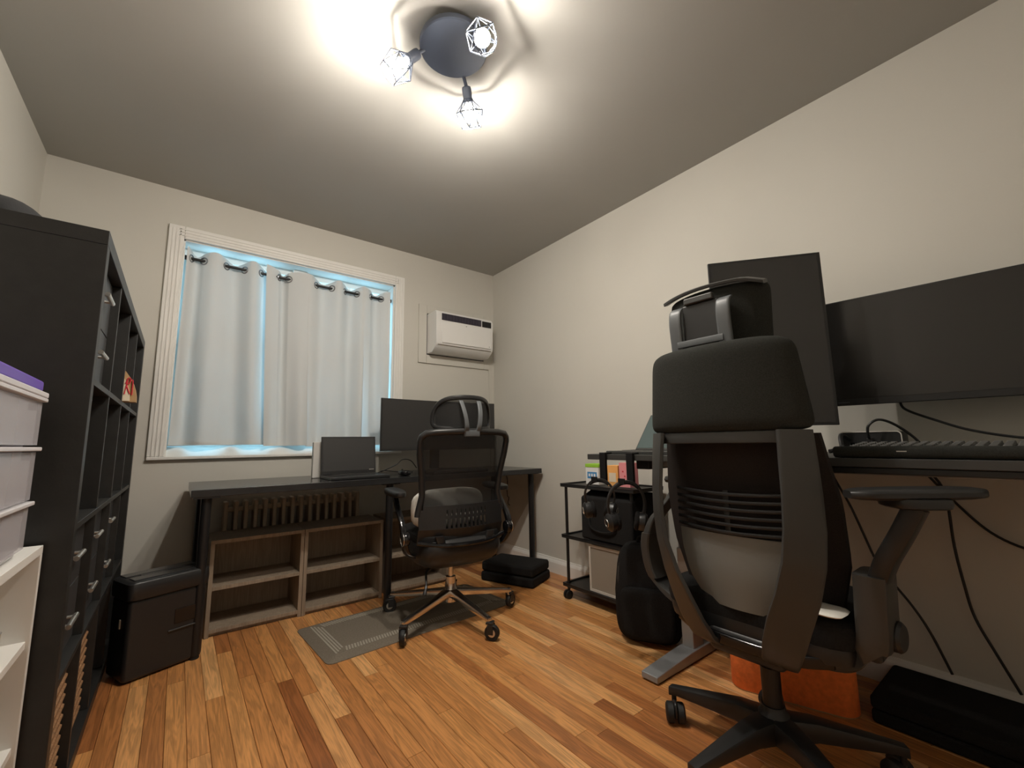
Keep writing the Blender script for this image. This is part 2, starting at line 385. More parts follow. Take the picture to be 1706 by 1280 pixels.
# curtain rod and four curtain panels
yr, zr = .045, 2.037
rod = thing('curtain_rod', 'dark tension rod across the top of the window', 'curtain rod', (wx0+.65, yr, zr))
MB().tube([(wx0+.014, yr, zr+.012), (wx1-.014, yr, zr-.012)], .0085, 12).build('rod', 'black_metal', rod)
for xe, dz in ((wx0+.013, .012), (wx1-.031, -.012)): MB().lathe([(.014, 0), (.014, .018)], (xe, yr, zr+dz), (1, 0, 0), 14).build('end_cap', 'black_metal', rod)
def curtain(label, xs, cross, front0, bx0, bx1, seed, zb):
    """cross: x of rod crossings; front0: True if the first stretch hangs on the room side"""
    rr = random.Random(seed); x0, x1 = xs
    knots = [x0]+cross+[x1]; A = .031
    def ytop(x):
        for i in range(len(knots)-1):
            if x <= knots[i+1]+1e-9:
                t = (x-knots[i])/(knots[i+1]-knots[i]); sg = -1 if (i % 2 == 0) == front0 else 1
                if i == 0: t = .5+.5*t
                if i == len(knots)-2: t = .5*t
                return sg*A*math.sin(PI*min(max(t, 0), 1))
        return 0
    ph = [rr.uniform(0, 6) for _ in range(4)]
    def f(u, v):
        x = x0+(x1-x0)*u; yt = ytop(x); z_top = zr-.018*(x-mid)+.045-.55*yt; z = z_top+(zb-z_top)*v
        xb = bx0+(bx1-bx0)*u
        k = v**1.2
        X = x+(xb-x)*k
        yb = .026*math.sin(u*(x1-x0)*26+ph[0])+.010*math.sin(u*(x1-x0)*55+ph[1])
        Y = yr+yt*(1-.45*k)+yb*k*.9-.012*k+.004*math.sin(v*5+ph[2]+u*6)
        return V(X, Y, z), V(0, 1, 0)
    b = MB(); b.sheet(f, 72, 26, .0015)
    o = b.build('curtain', 'curtain', angle=80); tag(o, label, 'curtain', 'grey grommet curtains on the window')
    h = MB()
    def fh(u, v):
        p, n_ = f(u, .985+.018*v); return p+V(0, -.003, 0), n_
    h.sheet(fh, 48, 1, .003); h.build('hem', 'curtain', o, angle=80)
    for i, cx in enumerate(cross):
        u = (cx-x0)/(x1-x0); vv = .045/(zr-.018*(cx-mid)+.045-zb); p, _ = f(u, vv); p2, _ = f(min(u+.01, 1), vv); t = (p2-p).normalized()
        ax = V(-t.y, t.x, 0).normalized(); g = MB(); R = []
        uu = V(0, 0, 1); ww = ax.cross(uu)
        g.tube([p+(uu*math.cos(a)+ww*math.sin(a))*.021 for a in [2*PI*k/18 for k in range(18)]], .0042, 6, True)
        g.build('grommet', 'grommet', o)
    return o
curtain('widest grey curtain panel at the left end of the rod', (-2.222, -1.790), [-2.20, -2.138, -2.021, -1.924, -1.832], True, -2.228, -1.742, 1, .932)
curtain('narrow grey curtain panel second from the left, above the laptop\'s left side', (-1.806, -1.546), [-1.725, -1.670], True, -1.764, -1.508, 2, .922)
curtain('grey curtain panel third from the left, directly behind the laptop', (-1.551, -1.160), [-1.493, -1.389, -1.296, -1.209], True, -1.512, -1.158, 3, .915)
curtain('grey curtain panel at the right end of the rod near the wide monitor', (-1.172, -.962), [-1.106, -1.027], True, -1.168, -.955, 4, .918)

# ------------------------------------------------------------------ air conditioner in its wall frame
ac = thing('air_conditioner', 'white through-wall air conditioner in a painted frame near the corner', 'air conditioner', (-.39, 0, 1.56))
q = MB(); q.bx(-.735, -.665, -.014, 0, 1.555, 2.035); q.bx(-.115, -.06, -.014, 0, 1.555, 2.035); q.bx(-.665, -.115, -.014, 0, 1.965, 2.035); q.bx(-.665, -.115, -.014, 0, 1.555, 1.625)
q.build('wall_frame', 'wall', ac, bevel=.003)
MB().bx(-.665, -.115, -.004, 0, 1.625, 1.965).build('backing', 'darkgrille', ac, smooth=False)
q = MB(); q.slab([(-.005, 1.632), (-.095, 1.632), (-.15, 1.672), (-.168, 1.70), (-.168, 1.93), (-.15, 1.958), (-.005, 1.958)], lambda a, b_, d: V(-.66+d, a, b_), .535)
q.build('body', 'plasticwhite', ac, bevel=.004)
MB().bx(-.612, -.150, -.176, -.169, 1.70, 1.872).build('front_panel', 'plasticwhite', ac, bevel=.006, seg=3)
MB().bx(-.615, -.245, -.1735, -.1685, 1.882, 1.936).build('air_intake', 'darkgrille', ac, bevel=.002)
for k in range(13): MB().bx(-.605+k*.027, -.601+k*.027, -.177, -.1736, 1.884, 1.934).build('intake_slat', 'darkgrille', ac, smooth=False)
MB().bx(-.236, -.145, -.1735, -.1685, 1.882, 1.932).build('control_display', 'gloss_black', ac, bevel=.002)
for k in range(5):
    a = k/4; MB().box((-.392, -.160+.056*a, 1.684-.040*a), (.50, .006, .004), (math.radians(-38), 0, 0)).build('louver', 'beigebox', ac, smooth=False)
MB().bx(-.398, -.388, -.1775, -.1761, 1.856, 1.860).build('badge', 'midgrey', ac, smooth=False)
MB().lathe([(.003, 0), (.003, .002)], (-.168, -.1761, 1.716), (0, -1, 0), 10).build('indicator', 'black_plastic', ac)
o = MB().tube(cr([(-.10, -.006, 1.60), (-.062, -.006, 1.55), (-.056, -.006, 1.45), (-.050, -.006, 1.25), (-.045, -.006, .9), (-.045, -.02, .45)]), .003, 6).build('power_cord', 'wall', ac)

# ------------------------------------------------------------------ ceiling lamp
P = V(-1.468, -1.83, 0)
cl = thing('ceiling_lamp', 'dark round ceiling lamp with three caged bulbs', 'ceiling lamp', (P.x, P.y, H_))
MB().lathe([(.055, 2.44), (.055, 2.405)], P, n=28).build('ceiling_mount', 'lamp_plate', cl)
MB().lathe([(.112, 2.408), (.124, 2.404), (.126, 2.398), (.126, 2.384), (.122, 2.380), (.02, 2.379), (0, 2.379)], P, n=48).build('canopy_plate', 'lamp_plate', cl)
for ang, dr, rr_ in ((-77, V(-.16, -.60, -.80), .118), (143, V(-.64, .33, -.70), .130), (41, V(.42, .38, -.82), .155)):
    a = math.radians(ang); piv = P+V(math.cos(a)*rr_, math.sin(a)*rr_, 2.372); dr = dr.normalized()
    MB().tube([P+V(math.cos(a)*.10, math.sin(a)*.10, 2.392), piv+V(0, 0, 0), piv+dr*.012], .007, 10).build('arm', 'lamp_plate', cl)
    so = MB().lathe([(.008, .0), (.017, .004), (.019, .012), (.019, .045), (.022, .048), (.022, .058), (.012, .060)], piv, dr, 18).build('socket', 'lamp_plate', cl)
    ap = V(0, 0, 1); u = (ap-dr*ap.dot(dr)).normalized(); w2 = dr.cross(u)
    def ring(r, h, n=6, off=0): return [piv+dr*h+(u*math.cos(2*PI*(k+off)/n)+w2*math.sin(2*PI*(k+off)/n))*r for k in range(n)]
    r1, r2_, r3 = ring(.021, .052), ring(.056, .090, 6, .5), ring(.042, .150)
    cg = MB()
    for R in (r2_, r3): cg.tube([p for i in range(6) for p in (R[i], R[i]*.5+R[(i+1) % 6]*.5)], .0023, 5, True)
    for i in range(6):
        for A, B in ((r1[i], r2_[i]), (r1[i], r2_[i-1]), (r2_[i], r3[i]), (r2_[i], r3[(i+1) % 6])): cg.tube([A, B], .0021, 5)
    cg.build('wire_cage', 'lamp_plate', cl)
    bb = MB().lathe([(.011, .056), (.014, .066), (.022, .080), (.0275, .094), (.0285, .102), (.0275, .110)], piv, dr, 20).build('bulb', 'bulb_base', cl)
    MB().lathe([(.0275, .1102), (.0265, .114), (.022, .123), (.012, .130), (0, .132)], piv, dr, 20).build('bulb_dome', 'bulb', bb)

# ------------------------------------------------------------------ black cube shelf along the left wall
kx, ky0, S = -2.357, -1.645, 1.465
cs = thing('cube_shelf', 'tall black cube shelf with drawer inserts along the left wall', 'shelf', (kx-.195, ky0+S/2, 0))
xb = kx-.39
for y in (ky0, ky0+S-.038): MB().bx(xb, kx, y, y+.038, .038, S-.038).build('side_panel', 'blackwood', cs, bevel=.0015)
MB().bx(xb, kx, ky0, ky0+S, S-.038, S).build('top_panel', 'blackwood', cs, bevel=.0015)
MB().bx(xb, kx, ky0, ky0+S, 0, .038).build('bottom_panel', 'blackwood', cs, bevel=.0015)
cy = [ky0+.038+j*.351 for j in range(4)]; cz = [.038+i*.351 for i in range(4)]
for i in range(3): MB().bx(xb+.004, kx-.002, ky0+.038, ky0+S-.038, cz[i]+.335, cz[i]+.351).build('shelf', 'blackwood', cs, bevel=.001)
for j in range(3):
    for i in range(4): MB().bx(xb+.004, kx-.004, cy[j]+.335, cy[j]+.351, cz[i], cz[i]+.335).build('divider', 'blackwood', cs, bevel=.001)
MB().bx(xb, xb+.004, ky0+.038, ky0+S-.038, .038, S-.038).build('back_panel', 'blackwood', cs, smooth=False)
for (i, j) in ((3, 0), (1, 0), (1, 1), (1, 2)):
    MB().bx(xb+.03, kx-.03, cy[j]+.002, cy[j]+.333, cz[i]+.002, cz[i]+.010).build('insert_base', 'insert', cs, smooth=False)
    for h in (0, 1):
        z0 = cz[i]+.004+h*.164
        d = MB().bx(xb+.05, kx-.024, cy[j]+.004, cy[j]+.331, z0, z0+.161).build('drawer', 'insert', cs, bevel=.0015)
        ym = cy[j]+.168; zh = z0+.082
        hb = MB().tube([(kx-.008, ym-.055, zh), (kx-.008, ym+.055, zh)], .006, 10)
        for s_ in (-.04, .04): hb.tube([(kx-.024, ym+s_, zh), (kx-.008, ym+s_, zh)], .004, 8)
        hb.build('handle', 'steel', d)
def basket(j, label):
    t = thing('rattan_basket', label, 'basket', (kx-.19, cy[j]+.168, cz[0]), group='rattan baskets in the bottom row')
    y0, y1 = cy[j]+.012, cy[j]+.323; x0, x1 = xb+.03, kx-.026; z0, z1 = cz[0]+.001, cz[0]+.30
    q = MB(); th = .008
    q.bx(x1-th, x1, y0, y1, z0, z1); q.bx(x0, x0+th, y0, y1, z0, z1); q.bx(x0+th, x1-th, y0, y0+th, z0, z1); q.bx(x0+th, x1-th, y1-th, y1, z0, z1); q.bx(x0+th, x1-th, y0+th, y1-th, z0, z0+th)
    q.build('body', 'rattan', t, smooth=False)
    for k in range(11):
        MB().tube([(x1, y0+.004, z0+.02+k*.026), (x1, y1-.004, z0+.02+k*.026)], .005, 6).build('weave', 'rattan', t)
    MB().tube([(x1-.004, y0, z1), (x1-.004, y1, z1), (x0+.004, y1, z1), (x0+.004, y0, z1)], .008, 8, True).build('rim', 'rattan', t)
basket(0, 'brown rattan basket in the bottom row of the black shelf, nearer to the camera')
basket(1, 'brown rattan basket in the bottom row of the black shelf, nearer to the paper shredder')
# half-round cream piece standing in the top row
t = thing('half_round_sign', 'half-round cream board with red writing in the top row of the black shelf', 'sign', (-2.50, -.875, cz[3]))
arc = [(-2.50+.178*math.cos(a), cz[3]+.001+.19*math.sin(a)) for a in [PI*k/24 for k in range(25)]]
MB().slab(arc, lambda a, b_, d: V(a, -.895+d, b_), .045).build('board', 'tan', t, smooth=False)
arc2 = [(-2.50+.160*math.cos(a), cz[3]+.004+.172*math.sin(a)) for a in [PI*k/24 for k in range(25)]]
MB().slab(arc2, lambda a, b_, d: V(a, -.898+d, b_), .003).build('face', 'cream', t, smooth=False)
for st in ([(-2.357, 1.160), (-2.351, 1.182), (-2.343, 1.180), (-2.346, 1.163), (-2.353, 1.157), (-2.348, 1.138), (-2.342, 1.122)], [(-2.351, 1.182), (-2.354, 1.152), (-2.358, 1.120)], [(-2.340, 1.176), (-2.336, 1.170), (-2.336, 1.118)], [(-2.40, 1.18), (-2.385, 1.18), (-2.39, 1.12)]):
    MB().tube(cr([(a, -.899, b_) for a, b_ in st], 4), .0018, 6).build('red_letter', 'red', t)
o = MB().lathe([(.0, 0), (.022, .002), (.03, .03), (.032, .05), (.028, .05), (.026, .032), (.018, .008), (0, .006)], (-2.40, -.50, cz[2]+.001), n=18).build('small_bowl', 'plasticwhite'); tag(o, 'small white cup in an open cell of the black shelf', 'cup')
t = thing('duffel_bag', 'dark grey soft bag lying on top of the black shelf', 'bag', (-2.62, -1.22, S))
MB().soft((-2.635, -1.22, S+.075), (.22, .46, .15), .75, .6).build('body', 'bag', t)
for s_ in (-.09, .09): MB().tube(cr([(-2.53, -1.22+s_, S+.06), (-2.57, -1.22+s_, S+.14), (-2.64, -1.22+s_, S+.153), (-2.72, -1.22+s_, S+.12)]), .007, 6, flat=1).build('strap', 'dark_fabric', t)

# ------------------------------------------------------------------ white bookcase and drawer tower at the left edge
wx = -2.40; y1, y0 = -1.662, -2.60; zt = .707
bc = thing('white_bookcase', 'low white open bookcase beside the black cube shelf', 'bookcase', (wx-.14, (y0+y1)/2, 0))
for y in (y1-.016, y0): MB().bx(wx-.28, wx, y, y+.016, 0, zt-.018).build('side_panel', 'white', bc, bevel=.001)
MB().bx(wx-.28, wx, y0, y1, zt-.018, zt).build('top_panel', 'white', bc, bevel=.001)
for z in (.515, .312, .10): MB().bx(wx-.28, wx-.006, y0+.016, y1-.016, z-.016, z).build('shelf', 'white', bc, bevel=.001)
MB().bx(wx-.285, wx-.28, y0, y1, 0, zt).build('back_panel', 'white', bc, smooth=False)
MB().bx(wx-.03, wx-.015, y0+.016, y1-.016, 0, .084).build('plinth', 'white', bc, smooth=False)
wb = thing('wire_basket', 'grey wire basket on the upper shelf of the white bookcase', 'basket', (wx-.10, -1.93, .516))
q = MB()
for k in range(4): q.tube([(wx-.02, -2.02, .520+k*.018), (wx-.02, -1.80, .520+k*.018), (wx-.2, -1.80, .520+k*.018), (wx-.2, -2.02, .520+k*.018)], .0022, 5, True)
q.build('hoops', 'steel', wb)
q = MB()
for k in range(12):
    for xx in (wx-.02, wx-.2): q.tube([(xx, -2.015+k*.019, .518), (xx, -2.015+k*.019, .574)], .0016, 5)
for k in range(9):
    for yy in (-2.02, -1.80): q.tube([(wx-.195+k*.021, yy, .518), (wx-.195+k*.021, yy, .574)], .0016, 5)
q.build('wires', 'steel', wb)
o = MB().soft((wx-.08, -1.86, .312+.031), (.12, .16, .06), .5, .5).build('grey_pouch', 'midgrey'); tag(o, 'small grey pouch on the lower shelf of the white bookcase', 'pouch')
px, py1, py0 = -2.408, -1.785, -2.13
dt = thing('drawer_tower', 'translucent plastic drawer tower with a purple lid on the white bookcase', 'drawers', (px-.13, (py0+py1)/2, zt))
q = MB(); th = .003
for a in ((px-.24, px-.02, py1-th, py1), (px-.24, px-.02, py0, py0+th), (px-.243, px-.24, py0, py1)): q.bx(*a, zt+.012, 1.02)
q.build('shell', 'clear', dt, smooth=False)
MB().bx(px-.25, px-.012, py0-.004, py1+.004, zt+.0005, zt+.012).build('base', 'clear_rim', dt, bevel=.003)
for k, z in enumerate((zt+.016, .817, .925)):
    z1 = (.807, .915, 1.015)[k]
    q = MB(); q.bx(px-.006, px, py0+.004, py1-.004, z, z1-.004); q.bx(px-.22, px-.006, py0+.008, py0+.011, z, z1-.02); q.bx(px-.22, px-.006, py1-.011, py1-.008, z, z1-.02); q.bx(px-.22, px-.006, py0+.011, py1-.011, z, z+.003); q.bx(px-.22, px-.217, py0+.011, py1-.011, z, z1-.02)
    d = q.build('drawer', 'clear', dt, smooth=False)
    MB().bx(px-.25, px+.006, py0-.006, py1+.008, z1-.002, z1+.006).build('divider_rim', 'clear_rim', dt, bevel=.002)
    for s_ in range(3):
        MB().soft((px-.12, py0+.08+s_*.09, z+.03), (.12, .075, .04), .6, .6, 12, 8).build('contents', ('plasticwhite', 'beigebox', 'whitecloth')[(s_+k) % 3], d)
MB().bx(px-.256, px+.006, py0-.006, py1+.008, 1.021, 1.033).build('lid_rim', 'clear_rim', dt, bevel=.003)
MB().bx(px-.248, px-.002, py0, py1+.002, 1.033, 1.057).build('lid', 'purple', dt, bevel=.006, seg=3)

# ------------------------------------------------------------------ paper shredder
sh = thing('paper_shredder', 'black paper shredder on the floor beside the black shelf', 'shredder', (-2.262, -.712, 0), math.radians(22), local=True)
MB().slab([(-.03, 0), (.25, 0), (.25, .17), (-.03, .17)], lambda a, b_, d: V(a, b_, d+.004), .31).build('bin', 'black_plastic', sh, bevel=.018, seg=4)
q = MB(); q.soft((.11, .085, .345), (.298, .192, .08), .25, .22, 28, 10); q.build('head', 'black_plastic', sh)
MB().bx(.03, .235, .078, .092, .3835, .3865).build('feed_slot', 'gloss_black', sh, bevel=.001)
MB().bx(-.015, .24, .10, .16, .384, .3875).build('top_panel', 'desk_black', sh, bevel=.002)
MB().bx(-.015, .24, .012, .07, .384, .3875).build('top_panel', 'desk_black', sh, bevel=.002)
MB().bx(.13, .21, -.003, .002, .175, .235).build('window', 'gloss_black', sh, bevel=.002)
MB().bx(.11, .22, -.006, .001, .150, .156).build('bin_handle', 'gunmetal', sh, bevel=.002)
MB().bx(.08, .15, -.0045, -.001, .315, .322).build('logo_strip', 'gunmetal', sh, smooth=False)
MB().bx(-.0335, -.029, .06, .07, .20, .235).build('side_switch', 'plasticwhite', sh, bevel=.001)

# ------------------------------------------------------------------ long black desk under the window
zd = .725
d1 = thing('long_desk', 'long black desk under the window holding the laptop', 'desk', (-1.07, -.36, 0))
MB().bx(-2.12, -.035, -.655, -.055, zd-.034, zd).build('tabletop', 'desk_black', d1, bevel=.0025)
for (lx, ly) in ((-2.06, -.62), (-2.06, -.085), (-1.18, -.60), (-.085, -.585), (-.085, -.10)):
    lg = MB().lathe([(.0205, .014), (.0205, zd-.040)], (lx, ly, 0), n=18).build('leg', 'black_metal', d1)
    MB().bx(lx-.05, lx+.05, ly-.034 if ly < -.3 else ly-.028, ly+.04 if ly < -.3 else ly+.028, zd-.040, zd-.034).build('mount_plate', 'black_metal', lg, smooth=False)
    MB().lathe([(.017, 0), (.019, .003), (.017, .014)], (lx, ly, 0), n=14).build('foot', 'rubber', lg)

# low grey-wood shelf units and the radiator behind
def unit(x0, x1, label):
    t = thing('low_shelf', label, 'shelf', ((x0+x1)/2, -.29, 0), group='grey wood shelves under the long desk')
    yf, yb, h, th = -.42, -.155, .455, .018
    for xx in (x0, x1-th): MB().bx(xx, xx+th, yf, yb, 0, h-th).build('side_panel', 'greywood', t, bevel=.001)
    MB().bx(x0, x1, yf, yb, h-th, h).build('top_panel', 'greywood', t, bevel=.001)
    MB().bx(x0+th, x1-th, yf+.002, yb, .215, .215+th).build('shelf', 'greywood', t, bevel=.001)
    MB().bx(x0+th, x1-th, yf+.002, yb, .018, .018+th).build('bottom_panel', 'greywood', t, bevel=.001)
    MB().bx(x0+th, x1-th, yf+.02, yf+.03, .0, .018).build('plinth', 'greywood', t, smooth=False)
    MB().bx(x0, x1, yb, yb+.005, 0, h).build('back_panel', 'greywood', t, smooth=False)
unit(-2.018, -1.590, 'grey wood two-tier shelf unit behind the desk\'s left leg')
unit(-1.588, -1.142, 'grey wood two-tier shelf unit left of the desk\'s middle leg')
unit(-1.110, -.680, 'grey wood two-tier shelf unit behind the mesh chair')
rd = thing('radiator', 'beige column radiator against the wall behind the low shelves', 'radiator', (-1.575, -.08, 0))
MB().bx(-1.955, -1.195, -.085, -.045, .545, .572).build('top_header', 'rad', rd, bevel=.008, seg=3)
MB().bx(-1.955, -1.195, -.085, -.045, .06, .09).build('bottom_header', 'rad', rd, bevel=.008, seg=3)
for k in range(16):
    xx = -1.942+k*(.734/15)
    MB().bx(xx-.011, xx+.011, -.125, -.030, .05, .606).build('column', 'rad', rd, bevel=.007, seg=3)
for xx in (-1.90, -1.25): MB().bx(xx-.012, xx+.012, -.10, -.05, 0, .055).build('foot', 'rad', rd, smooth=False)

# things on the long desk
lp = thing('laptop', 'open black laptop with a dark screen on the long desk', 'laptop', (-1.345, -.47, zd))
MB().bx(-1.512, -1.180, -.605, -.375, zd+.0005, zd+.017).build('base', 'black_plastic', lp, bevel=.004)
R = Matrix.Rotation(math.radians(-7), 3, 'X')
piv = V(-1.346, -.372, zd+.018)
ld = MB(); ld.box(piv+R @ V(0, 0, .113), (.325, .007, .226), R); lid = ld.build('lid', 'black_plastic', lp, bevel=.002)
ld = MB(); ld.box(piv+R @ V(0, -.0039, .118), (.307, .0012, .196), R); ld.build('screen', 'matte_screen', lid, smooth=False)
for r_ in range(5):
    for k in range(14): MB().bx(-1.500+k*.0222, -1.481+k*.0222, -.480+r_*.0185, -.465+r_*.0185, zd+.017, zd+.0185).build('key', 'keybody', lp, smooth=False)
MB().bx(-1.395, -1.295, -.590, -.520, zd+.017, zd+.0176).build('touchpad', 'gunmetal', lp, smooth=False)
MB().box(piv+R @ V(.135, -.0046, .022), (.03, .0006, .004), R).build('badge', 'steel', lid, smooth=False)
o = MB().bx(-1.545, -1.43, -.325, -.293, zd+.0005, zd+.212).build('white_case', 'outlet', bevel=.004); tag(o, 'white upright slim box standing behind the laptop', 'box')
mo = thing('wide_monitor', 'wide curved dark monitor behind the mesh chair', 'monitor', (-.665, -.25, zd))
def mcurve(u, v):
    x = -1.125+u*.925; c = (u-.5)*2; return V(x, -.285+.035*(1-c*c)+.0-0*c, .873+.355*v), V(0, 1, 0)
MB().sheet(mcurve, 24, 1, .012).build('panel', 'black_plastic', mo)
def mscr(u, v):
    x = -1.119+u*.913; c = (u-.5)*2; return V(x, -.2865+.035*(1-c*c), .886+.336*v), V(0, 1, 0)
MB().sheet(mscr, 24, 1, .0014).build('screen', 'matte_screen', mo)
q = MB(); q.soft((-.665, -.215, 1.05), (.36, .06, .22), .4, .4); q.build('rear_housing', 'black_plastic', mo)
MB().bx(-.70, -.63, -.18, -.15, zd+.012, 1.06).build('stand_neck', 'black_plastic', mo, bevel=.006)
q = MB(); q.slab([(-.66, -.14), (-.92, -.42), (-.88, -.44), (-.665, -.22), (-.45, -.44), (-.41, -.42)], lambda a, b_, d: V(a, b_, zd+.0005+d), .014); q.build('stand_foot', 'black_plastic', mo, bevel=.003)
ms = thing('computer_mouse', 'black computer mouse on the desk beside the laptop', 'mouse', (-1.06, -.53, zd))
MB().soft((-1.06, -.53, zd+.0165), (.062, .105, .032), .6, .7).build('shell', 'gloss_black', ms)
MB().lathe([(.008, -.003), (.008, .003)], (-1.06, -.50, zd+.031), (1, 0, 0), 12).build('wheel', 'rubber', ms)
kb1 = thing('desk_keyboard', 'slim black keyboard under the wide monitor', 'keyboard', (-.66, -.5, zd))
MB().bx(-.88, -.46, -.575, -.445, zd+.0005, zd+.014).build('body', 'keybody', kb1, bevel=.003)
for r_ in range(5):
    for k in range(20): MB().bx(-.874+k*.0205, -.856+k*.0205, -.568+r_*.0235, -.549+r_*.0235, zd+.014, zd+.018).build('key', 'keybody', kb1, smooth=False)
for i, (pts, lab) in enumerate((([(-1.07, -.16, zd+.006), (-.99, -.22, zd+.05), (-.93, -.2, zd+.085), (-.86, -.18, zd+.075), (-.80, -.15, zd+.02)], 'thin looped black cable on the long desk under the wide monitor'),
    ([(-1.15, -.30, zd+.004), (-1.09, -.26, zd+.02), (-1.02, -.30, zd+.012), (-.95, -.33, zd+.004), (-.90, -.30, zd+.004)], 'thin black cable lying between the laptop and the monitor stand'))):
    tag(MB().tube(cr(pts, 6), .0032, 6).build('cable', 'cable'), lab, 'cable')
o = MB().tube(cr([(-.105, -.30, zd-.036), (-.10, -.31, .64), (-.088, -.30, .61), (-.094, -.30, .56), (-.090, -.30, .50), (-.076, -.30, .485), (-.086, -.30, .445), (-.062, -.29, .425)], 5), .0035, 6).build('charging_cable', 'cable'); tag(o, 'thin black cord hanging under the right end of the long desk', 'cord')

# ------------------------------------------------------------------ standing mat
mt = thing('standing_mat', 'grey anti-fatigue mat with a pale striped border under the mesh chair', 'mat', (-1.12, -.80, 0), math.radians(3.5), local=True)
hx, hy, hz = .515, .235, .016
prof = []
def rr2(w2_, h2_, r): return rrect(w2_, h2_, r, 4)
MB().rings([[V(a, b_, z) for a, b_ in rr2(2*w2_, 2*h2_, r)] for w2_, h2_, r, z in ((hx, hy, .03, 0), (hx, hy, .03, .003), (hx-.045, hy-.045, .012, hz))]).build('cushion', 'mat_grey', mt, smooth=False)
q = MB(); a, c = hx-.05, hy-.05
for k in range(4):
    o_ = k*.013; t_ = .0075
    q.bx(-a+o_, -a+o_+t_, -c+o_, c-o_, hz, hz+.0012); q.bx(a-o_-t_, a-o_, -c+o_, c-o_, hz, hz+.0012)
q.build('border_stripe', 'mat_light', mt, smooth=False)
q = MB()
for sgn in (-1, 1):
    for k in range(64):
        xx = -a+.055+k*(2*a-.11)/63
        q.box((xx, sgn*(c-.022), hz+.0006), (.0075, .044, .0012), (0, 0, .25*sgn))
    q.build('border_ribs', 'mat_light', mt, smooth=False)['kind'] = 'stuff'; q = MB()


# ------------------------------------------------------------------ chair helpers
def caster(root, c, ang, r=.033, style='blade', z0=0):
    # c: top of stem position (x,y), wheel trails in direction ang
    d = V(math.cos(ang), math.sin(ang), 0); s_ = V(-d.y, d.x, 0); p = V(c[0], c[1], z0)
    ct = MB().tube([p+V(0, 0, r*1.5), p+V(0, 0, r*2.9)], .008, 10).build('caster', 'black_plastic', root)
    wc = p+d*.016+V(0, 0, r)
    if style == 'blade':
        MB().lathe([(r*.55, -.010), (r*.9, -.012), (r, -.007), (r, .007), (r*.9, .012), (r*.55, .010)], wc, s_, 22).build('wheel', 'rubber', ct)
        MB().lathe([(.009, -.014), (r*.5, -.0125), (r*.5, .0125), (.009, .014)], wc, s_, 14).build('wheel_hub', 'steel', ct)
        q = MB()
        for g in (-1, 1): q.box(wc+s_*g*.0165+V(0, 0, r*.42)-d*.006, (.03, .004, r*1.2), Matrix.Rotation(ang, 3, 'Z'))
        q.box(wc+V(0, 0, r*1.2)-d*.010, (.034, .037, .010), Matrix.Rotation(ang, 3, 'Z')); q.build('fork', 'black_plastic', ct, bevel=.003)
    else:
        for g in (-1, 1): MB().lathe([(r*.4, g*.006), (r, g*.007), (r, g*.024), (r*.8, g*.029), (r*.3, g*.030)], wc, s_, 22).build('wheel', 'rubber', ct)
        MB().soft(wc+V(0, 0, r*.35), (.052, .014, r*1.7), .6, .6, 14, 8, rot=ang).build('hood', 'black_plastic', ct)

# ------------------------------------------------------------------ mesh chair at the long desk (local: forward +y)
c1 = thing('mesh_office_chair', 'black mesh office chair with headrest and polished metal base at the long desk', 'chair', (-.98, -.965, .003), math.radians(2), local=True)
c1.rotation_euler = (math.radians(1.2), 0, math.radians(-7))
zo = .004
for a in (-152, -80, -8, 64, 136):
    a = math.radians(a); d = V(math.cos(a), math.sin(a), 0); s_ = V(-d.y, d.x, 0); n_ = V(0, 0, 1)
    MB().ribbon([(d*.02+V(0, 0, .135), s_, n_, .024, .020), (d*.12+V(0, 0, .122), s_, n_, .019, .016), (d*.32+V(0, 0, .098), s_, n_, .013, .011), (d*.345+V(0, 0, .092), s_, n_, .012, .012)]).build('base_leg', 'chrome', c1)
    MB().lathe([(.012, .075), (.0135, .078), (.0135, .1)], d*.335, n=12).build('leg_cap', 'chrome', c1)
    caster(c1, (d.x*.335, d.y*.335), a+.6, .036, 'blade', zo)
MB().lathe([(.022, .085), (.034, .09), (.036, .15), (.030, .16), (.028, .18)], n=20).build('hub', 'chrome', c1)
MB().lathe([(.026, .175), (.026, .215), (.014, .217), (.014, .30)], n=18).build('gas_lift', 'chrome', c1)
q = MB(); q.bx(-.085, .085, -.13, .13, .295, .345); q.build('tilt_mechanism', 'black_plastic', c1, bevel=.015, seg=3)
MB().tube(cr([(-.08, -.05, .30), (-.16, -.08, .285), (-.185, -.14, .235), (-.20, -.16, .20)]), [.006]*13+[.008]*3+[.010]*3, 8).build('lever', 'black_plastic', c1)
def seatfn(p):
    k = max(0, -p.z)/.09
    return V(p.x*(1-.25*k*k), p.y*(1-.2*k*k), p.z+(.018*(p.y/.25)**2 if p.y < 0 else -.02*(p.y/.25)**2))
MB().soft((0, .02, .37), (.47, .46, .18), .55, .45, 32, 14, seatfn).build('seat_shell', 'black_plastic', c1)
MB().soft((0, .03, .445), (.46, .43, .07), .5, .4, 32, 12).build('seat_cushion', 'dark_fabric', c1)
MB().tube(cr([(-.235, -.15, .44), (-.10, -.205, .425), (.10, -.205, .425), (.235, -.15, .44)], 6), .011, 8).build('seat_rim', 'gloss_black', c1)
